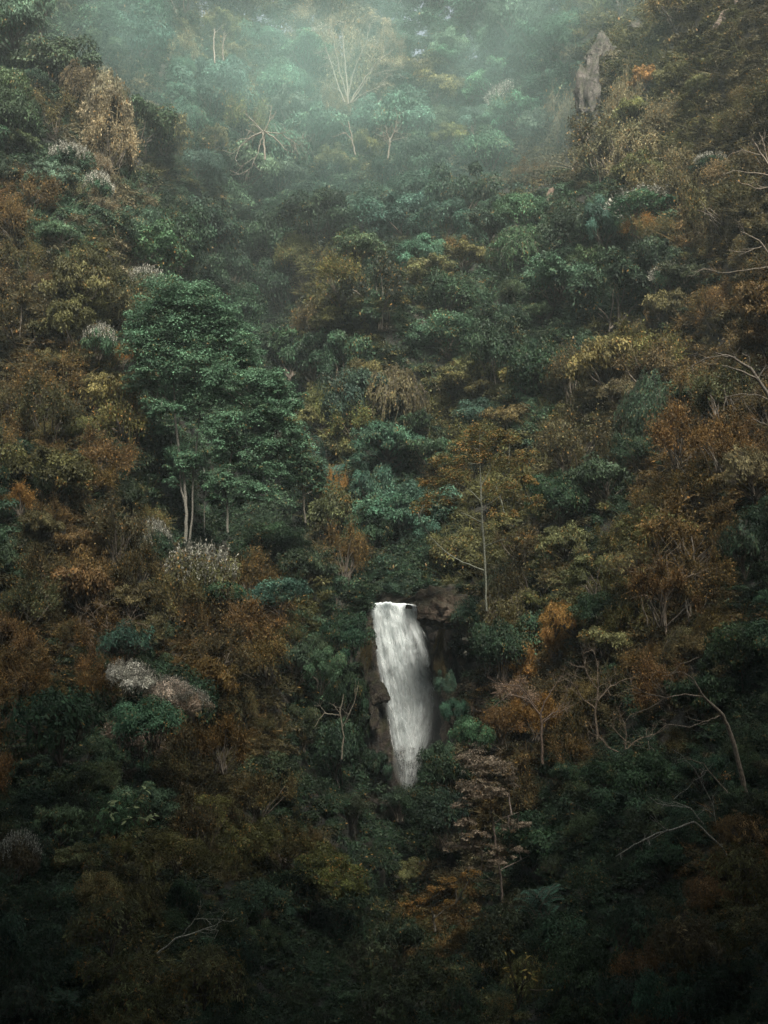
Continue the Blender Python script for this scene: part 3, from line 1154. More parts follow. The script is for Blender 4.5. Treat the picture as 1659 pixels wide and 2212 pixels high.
rock('grey_boulder', 'small grey boulder above the crag on the upper right slope', 1378, 62, 18, 12, M_ROCKG, -1, .2, 14)
rock('stream_stone', 'pale wet stone in the dark stream bed below the waterfall', 855, 1893, 9, 4, M_ROCKG, -1, .1, 16)
rock('stream_stone', 'small glinting stone low in the dark gorge, left of the stream bed', 652, 2012, 7, 3.5, M_ROCKG, -1, -.2, 17)

rngc = np.random.default_rng(55)
for k in range(30):
    if k < 13:
        bx_, by__ = rngc.uniform(768, 800) + (k > 8) * 22, 1330 + 230 * (k + rngc.random()) / 13
    else:
        bx_, by__ = rngc.uniform(922, 1035), 1335 + 260 * rngc.random()
        if bx_ < np.interp(by__, [1340, 1600], [922, 950]):
            bx_ += 22
    o = rock('rock_face', None, bx_, by__, rngc.uniform(9, 20), rngc.uniform(10, 26), M_BLUFF if (k % 2 and k >= 13) else M_ROCKD, 0, rngc.uniform(-.3, .3), 60 + k, rough=.35, thick=.35)
    o.location = at(bx_, by__, np.array(120.7 + rngc.uniform(-.5, .5)))
    o.parent = cliff
    THINGS.pop()
    for q in ('label', 'category'):
        if q in o:
            del o[q]

# ------------------------------------------------------------------ individually drawn trees
hero_tree('green_tree', 'tallest green broadleaf tree with pale slender trunks, upper left of the waterfall', (402, 1172), 127,
          [[(400, 1175, 5.5), (403, 1110, 4.6), (398, 1040, 4.2), (386, 970, 3.6), (378, 900, 3.2), (375, 820, 2.6), (380, 740, 1.8), (385, 660, 1)],
           [(403, 1100, 3.2), (392, 1060, 2.8), (388, 1010, 2.2), (382, 960, 1.8)],
           [(410, 1165, 3.4, 14), (415, 1120, 2.8, 14), (418, 1020, 2.6, 12), (428, 930, 2.2, 10), (435, 850, 1.6, 8)],
           [(380, 850, 2, 0), (440, 790, 1.6, 0), (500, 745, 1.0)], [(378, 880, 2), (330, 830, 1.4), (300, 800, .8)]],
          [(370, 640, 55, 24), (430, 650, 50, 24), (330, 665, 38, 22), (400, 685, 62, 26), (315, 705, 42, 24), (470, 690, 42, 24), (360, 730, 60, 28), (440, 735, 60, 26),
           (510, 735, 42, 24), (300, 750, 42, 24), (340, 785, 58, 26), (410, 790, 58, 26), (480, 785, 55, 26), (535, 780, 32, 24), (310, 830, 42, 20), (370, 840, 48, 20),
           (330, 880, 34, 16), (400, 880, 46, 20), (450, 845, 50, 22), (345, 925, 30, 14),
           (392, 985, 34, 18), (420, 1000, 36, 16), (375, 1010, 22, 12), (385, 1035, 22, 9)],
          'G', bark=(.19, .185, .155), L=4.2, per=46, mul=1.6, seed=21, accent=.06)
hero_tree('green_tree', 'green broadleaf tree leaning right of the tallest one, over the dark hollow', (493, 1150), 124,
          [[(492, 1150, 3.6), (491, 1100, 3.0), (486, 1050, 2.6), (500, 980, 2.4), (520, 910, 1.8), (540, 850, 1)],
           [(489, 1095, 1.6), (475, 1080, 1.2), (462, 1068, .7)], [(490, 1100, 1.6), (505, 1088, 1), (518, 1078, .6)],
           [(500, 980, 2), (550, 960, 1.5), (600, 950, 1)], [(520, 910, 1.6), (580, 880, 1.2), (625, 860, .7)]],
          [(480, 815, 42, 20), (530, 830, 46, 22), (575, 835, 40, 22), (605, 850, 30, 20), (500, 865, 45, 20), (555, 870, 46, 22), (600, 890, 38, 20), (625, 880, 26, 18),
           (470, 920, 40, 18), (520, 915, 46, 20), (570, 925, 46, 20), (620, 930, 34, 20), (500, 960, 40, 18), (550, 970, 44, 20), (600, 975, 40, 18),
           (510, 1005, 40, 18), (560, 1020, 42, 18), (600, 1015, 34, 16), (480, 1050, 30, 14), (520, 1055, 40, 16), (565, 1070, 38, 15), (505, 1090, 26, 8), (465, 1075, 18, 7)],
          'G', bark=(.17, .17, .14), L=4.2, per=46, mul=1.5, seed=22, accent=.06)
hero_tree('green_tree', 'small green tree at the right skirt of the leaning green tree', (660, 1130), 129,
          [[(660, 1130, 3), (655, 1070, 2.4), (648, 1000, 1.8), (640, 940, 1)]],
          [(640, 985, 34, 18), (675, 1010, 30, 18), (650, 1035, 36, 16), (690, 1045, 24, 16), (640, 955, 22, 14)],
          'G', bark=(.15,.14,.11), L=4.8, per=34, mul=1.1, seed=23, accent=.15)
hero_tree('slim_tree', 'slim dark trunk standing in the hollow below the big green trees', (442, 1158), 140,
          [[(442, 1160, 2.2), (441, 1110, 1.8), (444, 1060, 1.5), (440, 1010, 1)]], [(442, 1030, 16, 8)], 'D', bark=(.2, .2, .17), seed=24)
hero_tree('pale_trunk_tree', 'thin pale-trunked tree with open brown-green crown just right of the waterfall', (1051, 1318), 112,
          [[(1051, 1320, 2.6), (1049, 1260, 2.6), (1046, 1180, 3.0), (1041, 1110, 2.8), (1038, 1050, 2.2), (1036, 985, 1.5), (1037, 930, .8)],
           [(1046, 1232, 1.6), (1000, 1215, 1.5), (962, 1192, 1.3), (930, 1160, 1), (905, 1118, .7)],
           [(1040, 1100, 1.4), (1080, 1072, 1), (1125, 1040, .5)], [(1040, 1080, 1.5), (1062, 1058, 1.2), (1100, 1020, .7)],
           [(1038, 1082, 1.3), (1015, 1060, 1), (985, 1040, .6)], [(1040, 1128, 1.2), (1008, 1112, 1), (975, 1098, .5)], [(1040, 1050, 1.2), (1055, 1020, .9), (1068, 995, .5)],
           [(1046, 1180, 1.2), (1085, 1165, .9), (1120, 1160, .5)]],
          [(1000, 960, 30, 12), (1050, 935, 38, 14), (1100, 950, 34, 13), (960, 1000, 30, 13), (930, 1050, 28, 13), (1130, 990, 26, 12), (1140, 1040, 24, 12), (905, 1100, 26, 13), (1010, 1000, 28, 10), (1090, 1110, 30, 10), (960, 1085, 30, 10), (1120, 1165, 26, 10), (1030, 975, 44, 18), (980, 1035, 34, 16), (1085, 1010, 40, 18), (1075, 1060, 34, 14), (940, 1080, 30, 14), (1150, 1090, 28, 14)],
          'O', bark=(.17, .18, .14), L=3.6, per=38, sub=24, seed=25, mul=.9, accent=.35, paddepth=30)
hero_tree('bronze_tree', 'bronze tree with stacked horizontal pinkish sprays at the lower right of the gorge', (1086, 1950), 78,
          [[(1086, 1960, 3.5), (1082, 1900, 3.2), (1076, 1860, 2.8), (1066, 1790, 2.6), (1060, 1740, 2.0), (1056, 1690, 1.2)],
           [(1080, 1880, 1.8), (1110, 1865, 1.2), (1140, 1850, .6)], [(1064, 1780, 1.6), (1090, 1765, 1), (1120, 1755, .6)], [(1075, 1850, 1.6), (1030, 1835, 1), (985, 1825, .6)]],
          [(1040, 1650, 44, 20), (1010, 1640, 24, 14), (1075, 1660, 34, 16), (1095, 1685, 22, 16), (1015, 1700, 28, 16), (1040, 1715, 32, 14), (1070, 1705, 22, 16), (1000, 1735, 20, 10),
           (1118, 1780, 28, 9), (1100, 1792, 24, 7), (1010, 1775, 24, 10), (1030, 1800, 34, 10), (1000, 1830, 36, 9), (1060, 1835, 36, 9), (1120, 1835, 26, 7), (1085, 1860, 30, 8), (1040, 1880, 30, 8)],
          'K', bark=(.22, .18, .15), L=4.2, per=38, sub=22, seed=26, flat=.1, accent=.10, kind='sprays', paddepth=34)
hero_tree('bronze_tree', 'small bronze-leaved tree below the stacked pinkish one, near the bottom', (940, 2010), 70,
          [[(940, 2012, 3), (935, 1975, 2.2), (928, 1945, 1.4)], [(936, 1985, 1.6), (960, 1965, 1), (985, 1950, .6)]],
          [(985, 1905, 34, 8), (1020, 1890, 28, 7), (950, 1925, 36, 9), (900, 1945, 36, 10), (985, 1955, 34, 8), (940, 1975, 36, 9), (880, 1965, 30, 9)],
          'B', L=4.2, per=36, sub=16, seed=27, accent=.5, mul=1.2, kind='sprays', paddepth=30)

# pale, leafless trees
branch_tree('bare_tree', 'big leafless fan-shaped tree high in the mist, pale branches spreading from one base', (752, 222), 262,
            [[(752, 225, 2.6), (750, 180, 2.2), (744, 120, 1.7), (740, 70, 1.0)], [(756, 222, 2), (775, 190, 1.6), (810, 140, 1.2), (850, 105, .6)],
             [(745, 222, 2), (728, 180, 1.6), (712, 130, 1.2), (700, 90, .7)], [(750, 210, 1.6), (735, 160, 1.2), (722, 100, .8), (716, 50, .5)],
             [(760, 220, 1.6), (785, 180, 1.2), (805, 160, .9), (858, 150, .5)], [(752, 210, 1.6), (765, 150, 1.1), (790, 95, .8), (800, 50, .5)], [(758, 222, 1.4), (790, 200, 1), (840, 180, .5)]],
            seed=31, twig=1.0, lev=2)
branch_tree('bare_tree', 'leafless pale tree with drooping star-like branches in the mist, left of the fan-shaped one', (572, 345), 232,
            [[(572, 345, 2.4), (570, 310, 2), (568, 285, 1.6)], [(568, 285, 1.8), (545, 295, 1.4), (520, 315, 1), (508, 345, .6)], [(568, 290, 1.6), (560, 320, 1.2), (545, 360, .7)],
             [(570, 282, 1.6), (595, 300, 1.2), (620, 325, .7)], [(568, 284, 1.4), (550, 265, 1.1), (530, 245, .6)], [(572, 282, 1.4), (582, 262, 1), (584, 242, .6)], [(575, 285, 1.2), (610, 290, .9), (645, 315, .5)]],
            seed=32, twig=.8, lev=1)
branch_tree('bare_tree', 'leafless Y-shaped pale sapling at the foot of the misty slope', (840, 340), 232,
            [[(838, 342, 2), (841, 318, 1.8), (842, 300, 1.4)], [(842, 302, 1.4), (850, 288, 1), (858, 272, .6)], [(842, 302, 1.4), (836, 288, 1), (832, 270, .6)]], seed=33, twig=.8, lev=1)
branch_tree('bare_tree', 'pair of thin white upright trunks in the upper left mist', (464, 135), 245,
            [[(464, 136, 1.8), (462, 105, 1.6), (463, 62, 1.0)], [(482, 130, 1.2), (481, 100, 1), (484, 70, .6)]], bark=(.32, .30, .25), seed=34, twig=.5, lev=1)
branch_tree('bare_tree', 'leafless pale sapling standing just below the fan-shaped bare tree', (768, 330), 240,
            [[(768, 335, 1.6), (760, 300, 1.4), (752, 262, 1)], [(762, 305, 1.1), (748, 290, .8), (738, 285, .5)]], seed=35, twig=.6, lev=1)
branch_tree('bare_tree', 'bare pale limb reaching in from the right edge halfway up the slope', (1700, 960), 84,
            [[(1700, 960, 6), (1680, 890, 5), (1655, 845, 4), (1620, 795, 3.2), (1580, 770, 2.2), (1545, 762, 1.2)], [(1640, 822, 2.4), (1600, 800, 1.8), (1560, 790, 1)],
             [(1590, 773, 1.6), (1560, 768, 1.3), (1520, 775, .8), (1480, 800, .5)], [(1668, 868, 2), (1640, 855, 1.4), (1600, 850, .9), (1560, 860, .5)], [(1685, 900, 2), (1660, 920, 1.4), (1625, 905, .8)]],
            seed=36, twig=.6, lev=1, bark=(.17, .15, .12))
branch_tree('bare_tree', 'bare forked branches at the right edge high on the slope', (1690, 420), 118,
            [[(1690, 420, 3), (1670, 370, 2.4), (1645, 335, 1.8), (1625, 300, 1)], [(1660, 352, 1.6), (1650, 310, 1.2), (1640, 285, .6)], [(1645, 335, 1.4), (1620, 330, 1), (1600, 322, .5)],
             [(1672, 380, 1.6), (1640, 375, 1.1), (1600, 370, .7)], [(1680, 400, 1.4), (1640, 410, 1), (1590, 390, .6)]], seed=37, twig=.7, lev=1, bark=(.20, .17, .13))
branch_tree('bare_tree', 'thin bare branches at the right edge just above the long pale limb', (1700, 600), 104,
            [[(1700, 600, 3), (1670, 560, 2.2), (1640, 520, 1.6), (1600, 500, .8)], [(1680, 575, 1.4), (1630, 580, 1), (1560, 590, .6), (1520, 580, .4)], [(1650, 530, 1.2), (1610, 545, .8), (1570, 540, .5)]],
            seed=38, twig=.8, lev=1, bark=(.18, .155, .12))
branch_tree('bare_tree', 'large leaning leafless tree with lichen-pale trunk at the lower right', (1640, 1850), 57,
            [[(1640, 1860, 6), (1622, 1760, 5.5), (1604, 1680, 5), (1580, 1590, 4.6), (1562, 1545, 3.8), (1520, 1505, 2.6), (1500, 1470, 1.6)],
             [(1520, 1505, 2.2), (1480, 1500, 1.8), (1440, 1507, 1.4), (1400, 1500, 1), (1365, 1480, .6)], [(1440, 1507, 1.3), (1400, 1530, 1), (1360, 1545, .8), (1335, 1580, .5)],
             [(1562, 1545, 1.8), (1530, 1555, 1.4), (1490, 1570, 1), (1440, 1565, .8), (1400, 1600, .5)], [(1500, 1470, 1.4), (1470, 1450, 1), (1430, 1460, .6)],
             [(1510, 1420, 1.2), (1470, 1435, 1), (1450, 1460, .8), (1448, 1490, .5)], [(1620, 1750, 2.2), (1560, 1700, 1.6), (1520, 1650, 1), (1490, 1640, .6)]],
            seed=39, twig=.7, lev=1, bark=(.20, .17, .13), r0=3)
branch_tree('bare_tree', 'fallen-looking white forked branch low in the shade at the lower right', (1600, 1900), 54,
            [[(1600, 1900, 2.6), (1560, 1830, 2.2), (1500, 1775, 2.0)], [(1500, 1775, 2.2), (1460, 1790, 2.2), (1410, 1805, 2.0), (1370, 1825, 1.5), (1330, 1850, .8)], [(1470, 1788, 1.4), (1440, 1795, 1), (1400, 1815, .7)],
             [(1520, 1780, 1.5), (1490, 1745, 1.3), (1420, 1735, 1), (1400, 1720, .6)], [(1490, 1745, 1.3), (1450, 1730, 1), (1490, 1700, .7), (1500, 1680, .5)], [(1560, 1830, 1.4), (1540, 1740, 1), (1500, 1660, .8), (1470, 1630, .5)]],
            seed=40, twig=.6, lev=1, bark=(.19, .19, .16))
branch_tree('bare_tree', 'dark brown leafless tree with arching limbs right of the pinkish bronze tree top', (1172, 1650), 84,
            [[(1172, 1650, 3), (1170, 1590, 2.6), (1168, 1540, 2)], [(1168, 1545, 2), (1140, 1510, 1.6), (1100, 1500, 1.2), (1062, 1530, .7)], [(1168, 1540, 1.8), (1180, 1510, 1.3), (1200, 1480, .7)],
             [(1160, 1530, 1.5), (1120, 1480, 1.2), (1080, 1478, .7)], [(1170, 1560, 1.4), (1195, 1540, 1), (1230, 1530, .6)]], seed=41, twig=1, lev=2, bark=(.16, .12, .09))
branch_tree('bare_tree', 'thin crooked pale branch lying across yellow leaves at the bottom left', (340, 2060), 49,
            [[(340, 2060, 2.4), (380, 2028, 2), (430, 2012, 1.7), (470, 1996, .9)], [(440, 2008, 1.2), (470, 2010, .9), (458, 2040, .5)], [(390, 2025, 1.3), (420, 1985, 1), (470, 1985, .5)]],
            seed=42, twig=.6, lev=1, bark=(.28, .28, .22))
branch_tree('bare_tree', 'looping bare vine stems left of the cliff, above the brown scrub', (690, 1660), 96,
            [[(738, 1640, 2), (742, 1590, 1.6), (735, 1540, 1.4), (742, 1500, 1)], [(735, 1545, 1), (700, 1540, .9), (680, 1570, .6)], [(740, 1570, 1), (765, 1520, .8), (775, 1470, .5)]],
            seed=43, twig=.5, lev=1, bark=(.22, .20, .15))
for (bx, by_, hgt, lab, sd_) in [(1290, 1600, 170, 'thin dark leafless tree in the brown scrub right of the waterfall foot', 44), (1440, 1380, 180, 'straight dark leafless tree in the rust scrub on the right slope', 45),
                                 (1350, 1680, 120, 'low leafless tree among the shaded scrub left of the large leaning one', 46), (230, 1400, 70, 'small leafless bush-like tree in the orange scrub on the left', 47)]:
    D = float(depth(bx, by_)[0]) - 2
    branch_tree('bare_tree', lab, (bx, by_), D,
                [[(bx, by_, 2.4), (bx - 4, by_ - hgt * .35, 2), (bx + 3, by_ - hgt * .7, 1.3), (bx, by_ - hgt, .7)], [(bx - 3, by_ - hgt * .4, 1.3), (bx - 35, by_ - hgt * .55, 1), (bx - 60, by_ - hgt * .8, .5)],
                 [(bx, by_ - hgt * .5, 1.3), (bx + 30, by_ - hgt * .7, 1), (bx + 62, by_ - hgt * .78, .5)], [(bx + 2, by_ - hgt * .65, 1), (bx - 22, by_ - hgt * .85, .8), (bx - 30, by_ - hgt * 1.02, .4)]],
                seed=sd_, twig=1.2, lev=2, bark=(.19, .15, .11))

# ------------------------------------------------------------------ plants placed one by one
HP = [
    # kind, colour, x, y, rx, ry, depth shift, label
    ('bush', 'D', 905, 355, 82, 70, 0, 'dark green dome-shaped tree at the lower edge of the mist'),
    ('broad', 'O', 930, 200, 62, 48, 0, 'olive-yellow rounded tree right of the fan-shaped bare tree'),
    ('plume', 'P', 697, 92, 40, 36, 2, 'pale blossoming tree glowing in the mist beside the fan-shaped bare tree'),
    ('feather', 'P', 650, 45, 55, 40, 0, 'buff twiggy crown at the top edge above the pale blossoming tree'),
    ('feather', 'P', 835, 110, 42, 40, 0, 'buff twiggy crown behind the right fan of the bare tree'),
    ('plume', 'G', 1110, 222, 58, 44, 0, 'shrub topped with white blossom on the misty upper slope'),
    ('feather', 'P', 390, 110, 55, 38, 0, 'buff leafless-looking thicket beside the white upright trunks'),
    ('broad', 'G', 45, 70, 75, 80, -4, 'mid green tree in the top left corner'),
    ('broad', 'G', 95, 40, 40, 70, -2, 'narrow green tree right of the corner tree, top left'),
    ('drape', 'P', 225, 215, 46, 60, -2, 'pale brown withered drape of vines on the upper left spur'),
    ('drape', 'B', 165, 185, 45, 45, -2, 'brown vine-hung bush left of the withered drape'),
    ('bush', 'T', 300, 90, 80, 60, 0, 'blue-green misty bush at the top, left of the white trunks'),
    ('bush', 'T', 200, 60, 70, 55, 0, 'blue-green bush near the top left, beside the narrow tree'),
    ('plume', 'D', 150, 345, 50, 36, -2, 'dark shrub frosted with grey seed heads on the upper left'),
    ('plume', 'D', 212, 405, 36, 38, -2, 'second grey-frosted shrub, just below the first on the upper left'),
    ('plume', 'G', 312, 612, 48, 36, -3, 'shrub with whitish plumes right above the tallest green tree'),
    ('plume', 'G', 212, 735, 40, 36, -2, 'pale plumed shrub left of the tallest green tree'),
    ('feather', 'A', 255, 775, 36, 22, -4, 'small orange shrub at the left shoulder of the tallest green tree'),
    ('bush', 'D', 370, 520, 88, 70, -2, 'big dark green mound above the tallest green tree'),
    ('bush', 'D', 430, 600, 62, 50, -2, 'dark green mound touching the top right of the tallest green tree'),
    ('bush', 'D', 510, 670, 58, 56, -2, 'rounded dark bush with rusty rim right of the tallest green tree crown'),
    ('feather', 'R', 515, 640, 42, 20, -4, 'low rust scrub on the rim of the rounded dark bush'),
    ('feather', 'R', 30, 470, 60, 50, -2, 'rust scrub at the left edge, high up'),
    ('feather', 'A', 45, 1085, 50, 32, -3, 'yellow-orange bush at the left edge halfway down'),
    ('bush', 'D', 690, 470, 95, 66, -2, 'dark blue-green canopy at the head of the shady furrow'),
    ('bush', 'D', 590, 530, 80, 70, 0, 'nearly black bush filling the furrow left of the middle spur'),
    ('bush', 'D', 620, 620, 62, 70, 0, 'dark bush lower in the furrow beside the middle spur'),
    ('bush', 'D', 1000, 430, 80, 70, 0, 'dark blue-green bush in the misty fold below the dome-shaped tree'),
    ('bush', 'T', 880, 470, 80, 55, 0, 'blue-green bush under the dome-shaped dark tree'),
    ('bush', 'T', 1060, 330, 60, 55, 0, 'blue-green misty bush in the fold left of the grey crag'),
    ('feather', 'P', 1220, 250, 46, 80, -3, 'buff brown scrub covering the spur left of the crag'),
    ('feather', 'P', 1330, 240, 40, 80, -2, 'buff brown scrub right of the crag'),
    ('broad', 'A', 1398, 180, 32, 42, -3, 'small yellow-leaved tree right of the grey crag'),
    ('feather', 'P', 1385, 330, 70, 52, -2, 'grey-buff leafless scrub on the upper right slope'),
    ('feather', 'P', 1420, 260, 50, 50, -2, 'grey-buff scrub above the leafless patch on the upper right'),
    ('plume', 'G', 1385, 455, 92, 36, -4, 'long silver-plumed thicket on the right slope below the buff scrub'),
    ('plume', 'D', 1535, 352, 40, 20, -4, 'white-flecked shrub in the brown scrub near the right edge'),
    ('plume', 'G', 1445, 595, 44, 26, -5, 'grey plumed shrub between dark bush and rust scrub on the right'),
    ('feather', 'A', 1385, 495, 46, 26, -4, 'orange-leaved patch just below the long silver-plumed thicket'),
    ('bush', 'T', 1300, 480, 42, 60, -3, 'upright blue-green bush left of the silver-plumed thicket'),
    ('bush', 'D', 1240, 500, 70, 60, -2, 'dark bush left of the upright blue-green one'),
    ('bush', 'G', 1130, 460, 56, 44, -2, 'green bush on the crest of the middle spur'),
    ('bush', 'D', 1330, 625, 105, 80, -3, 'largest dark green bush on the right slope'),
    ('bush', 'D', 1410, 570, 66, 56, -3, 'dark bush overlapping the upper right of the largest dark bush'),
    ('broad', 'G', 1180, 620, 90, 60, -2, 'mid green tree in the centre of the middle spur'),
    ('broad', 'O', 1000, 560, 60, 42, -2, 'olive tree on the upper left of the middle spur'),
    ('feather', 'R', 985, 530, 30, 22, -3, 'small rusty shrub above the olive tree'),
    ('bush', 'D', 960, 640, 66, 52, -2, 'dark bush in the middle of the central spur'),
    ('feather', 'O', 740, 600, 64, 48, -2, 'olive-brown scrub crowning the left flank of the middle spur'),
    ('feather', 'B', 680, 690, 54, 52, -2, 'brown-olive scrub running down the left flank of the middle spur'),
    ('bush', 'D', 740, 780, 70, 70, -2, 'dark blue-green bush in the centre, above the draped shrub'),
    ('drape', 'B', 845, 850, 60, 62, -3, 'mushroom-shaped vine-draped brown shrub in the centre'),
    ('broad', 'O', 970, 840, 70, 44, -2, 'olive-yellow feathery tree right of the mushroom-shaped shrub'),
    ('bush', 'D', 1070, 755, 72, 66, -2, 'dark bush with blue sheen on the lower middle spur'),
    ('bush', 'G', 960, 720, 70, 46, -2, 'green bush right of the pinkish soil scar'),
    ('broad', 'O', 1130, 830, 66, 50, -3, 'orange-tinged olive tree below the dark blue-sheen bush'),
    ('feather', 'B', 1235, 800, 56, 60, -3, 'tangled brown leafless scrub in the middle of the right slope'),
    ('broad', 'Y', 1320, 765, 42, 40, -4, 'yellowish-green leafy tree above the tangled brown scrub'),
    ('drape', 'G', 1375, 885, 48, 70, -4, 'upright green vine-covered bush on the right slope'),
    ('bush', 'D', 1380, 970, 42, 44, -3, 'dark lower part bush under the upright vine-covered one'),
    ('feather', 'R', 1465, 950, 84, 62, -4, 'big orange-rust bush on the right slope'),
    ('feather', 'R', 1560, 960, 70, 60, -3, 'rust bush between the big orange one and the right edge'),
    ('whorl', 'P', 1630, 1010, 50, 50, -10, 'pale tan-leaved branch tips at the right edge'),
    ('feather', 'B', 1230, 960, 90, 62, -3, 'broad brown scrub behind the thin pale-trunked tree'),
    ('bush', 'T', 1040, 900, 56, 34, -1, 'blue-green bush peeking over the pale-trunked tree'),
    ('feather', 'O', 1050, 970, 92, 54, 2, 'olive-brown dome behind the top of the pale-trunked tree'),
    ('feather', 'O', 1130, 1060, 70, 60, 4, 'brownish crown right behind the pale trunk'),
    ('feather', 'B', 960, 1050, 66, 60, 4, 'brown-green crown left behind the pale trunk'),
    ('bush', 'D', 1210, 1080, 66, 56, -2, 'dark green bush right of the pale-trunked tree'),
    ('bush', 'T', 905, 1150, 50, 46, 2, 'blue-green bush above the lip of the waterfall'),
    ('bush', 'D', 860, 1235, 70, 44, 6, 'dark bush hanging right behind the lip of the waterfall'),
    ('bush', 'D', 950, 1230, 60, 34, 6, 'dark bush above the pale ledge rock'),
    ('bush', 'T', 800, 1050, 48, 62, 0, 'tall blue-green bush above the waterfall, left of its axis'),
    ('bush', 'D', 800, 1150, 50, 56, 0, 'dark ferny bush between the waterfall lip and the tall blue-green bush'),
    ('feather', 'A', 728, 1060, 26, 50, -2, 'narrow yellow-orange shrub left of the tall blue-green bush'),
    ('feather', 'R', 745, 1195, 52, 56, -3, 'rusty twiggy bush above the dark ivy left of the waterfall'),
    ('fern', 'T', 695, 960, 46, 42, -6, 'palm-like fern with glossy blue-green fronds'),
    ('fern', 'T', 720, 1010, 34, 34, -6, 'smaller glossy fern below the palm-like one'),
    ('bush', 'O', 700, 880, 40, 50, -1, 'olive bush behind the palm-like fern'),
    ('bush', 'D', 728, 1285, 60, 48, -3, 'dark ivy-like bush beside the left lip of the waterfall'),
    ('bush', 'D', 735, 1375, 56, 60, -4, 'black-green bush hanging over the left cliff'),
    ('bush', 'T', 600, 1290, 70, 40, -3, 'blue-green low bush left of the dark ivy'),
    ('bush', 'D', 640, 1210, 60, 40, -1, 'dark brownish bush under the hollow'),
    ('plume', 'Y', 432, 1235, 84, 62, -8, 'yellow-green dome shrub tipped with white plumes below the tallest tree'),
    ('plume', 'D', 345, 1170, 40, 48, -7, 'dark shrub with white plumes left of the yellow-green dome'),
    ('bush', 'D', 475, 1290, 60, 36, -9, 'shaded green bush under the yellow-green dome'),
    ('feather', 'B', 250, 1145, 80, 66, -6, 'large brown twiggy bush on the left slope'),
    ('feather', 'B', 300, 1230, 70, 50, -7, 'brown twiggy bush right below the large one'),
    ('feather', 'R', 520, 1350, 76, 50, -8, 'rust-brown feathery bush under the green hollow'),
    ('feather', 'B', 470, 1400, 84, 50, -9, 'brown tangled bush left of the feathery rust bush'),
    ('feather', 'R', 580, 1420, 70, 50, -8, 'bronze feathery bush nearest the left cliff'),
    ('whorl', 'T', 270, 1390, 66, 46, -10, 'blue-green large-leaved shrub with orange rim on the left'),
    ('plume', 'W', 275, 1462, 58, 34, -12, 'bush covered in white flower tufts on the left, upper part'),
    ('plume', 'W', 360, 1490, 52, 30, -12, 'bush covered in white flower tufts, middle one'),
    ('plume', 'K', 415, 1520, 46, 32, -12, 'pinkish tufted bush at the right end of the white-flowered ones'),
    ('bush', 'G', 330, 1560, 76, 50, -10, 'green shrub under the white-flowered bushes'),
    ('whorl', 'D', 130, 1560, 110, 80, -10, 'large dark blue-green leafy bush in the lower left'),
    ('feather', 'R', 60, 1450, 66, 44, -8, 'rust scrub at the left edge above the large dark bush'),
    ('bush', 'G', 690, 1440, 44, 50, -6, 'green bush halfway down the left cliff edge'),
    ('bush', 'D', 745, 1500, 44, 60, -6, 'black-green bush against the left cliff'),
    ('bush', 'D', 735, 1620, 66, 70, -6, 'dark bush at the foot of the left cliff'),
    ('bush', 'D', 985, 1668, 62, 62, -9, 'glossy dark green mound covering the foot of the waterfall'),
    ('bush', 'G', 1010, 1590, 46, 40, -8, 'yellow-green topped mound right of the waterfall foot'),
    ('bush', 'G', 948, 1636, 34, 30, -8.5, 'leafy green bush cutting across the lower right of the waterfall'),
    ('bush', 'D', 912, 1684, 34, 32, -8.5, 'dark bush cutting across the waterfall just above its tip'),
    ('bush', 'D', 918, 1738, 46, 44, -11, 'dark mound nearest the tip of the waterfall'),
    ('bush', 'D', 960, 1760, 66, 60, -11, 'black-green mound below the waterfall foot'),
    ('bush', 'D', 822, 1274, 40, 24, 0.5, 'dark bush closing in over the left end of the waterfall lip'),
    ('bush', 'D', 880, 1276, 34, 20, 0.5, 'low dark bush over the right end of the waterfall lip'),
    ('feather', 'R', 938, 1390, 13, 46, -4.2, 'rusty moss and ferns hanging on the rock right beside the falling water'),
    ('feather', 'B', 790, 1420, 14, 50, -4.2, 'brown ferns hanging on the rock left beside the falling water'),
    ('feather', 'B', 955, 1445, 13, 36, -5.0, 'brown ferns low on the rock right of the falling water'),
    ('bush', 'D', 1010, 1330, 44, 40, -5, 'dark ivy on the cliff below the ledge rock'),
    ('bush', 'D', 822, 1650, 34, 44, -6, 'dark bush left of the waterfall tip'),
    ('bush', 'D', 862, 1735, 40, 34, -9, 'dark bush right under the tip of the waterfall'),
    ('bush', 'D', 800, 1570, 26, 50, -5, 'dark ferns on the cliff left of the lower waterfall'),
    ('bush', 'T', 965, 1480, 24, 32, -6, 'small blue-green bush clinging right of the waterfall'),
    ('bush', 'T', 985, 1540, 30, 30, -6, 'small misty bush in the spray right of the waterfall'),
    ('bush', 'D', 1085, 1400, 60, 56, -6, 'dark green scrub on the wall right of the waterfall'),
    ('feather', 'B', 1075, 1340, 44, 36, -5, 'brown scrub at the foot of the thin pale trunk'),
    ('feather', 'K', 1110, 1505, 58, 34, -8, 'pale pinkish feathery bush right of the waterfall'),
    ('feather', 'R', 1080, 1560, 58, 40, -8, 'rust bush under the pale pinkish one'),
    ('feather', 'A', 1160, 1550, 60, 42, -8, 'golden brown bush right of the rust one'),
    ('bush', 'Y', 1290, 1235, 70, 44, -8, 'yellow-green leafy bush above the dark pocket on the right slope'),
    ('whorl', 'Y', 1370, 1220, 60, 40, -9, 'yellow-green bush with golden leaves right of the leafy one'),
    ('whorl', 'A', 1200, 1335, 42, 36, -9, 'orange and yellow leafy shrub below the yellow-green bush'),
    ('bush', 'D', 1300, 1310, 60, 34, -4, 'black pocket bush under the yellow-green leafy bush'),
    ('feather', 'R', 1490, 1150, 110, 80, -6, 'very broad rust bush on the right slope'),
    ('feather', 'R', 1430, 1280, 84, 60, -6, 'rust scrub below the very broad rust bush'),
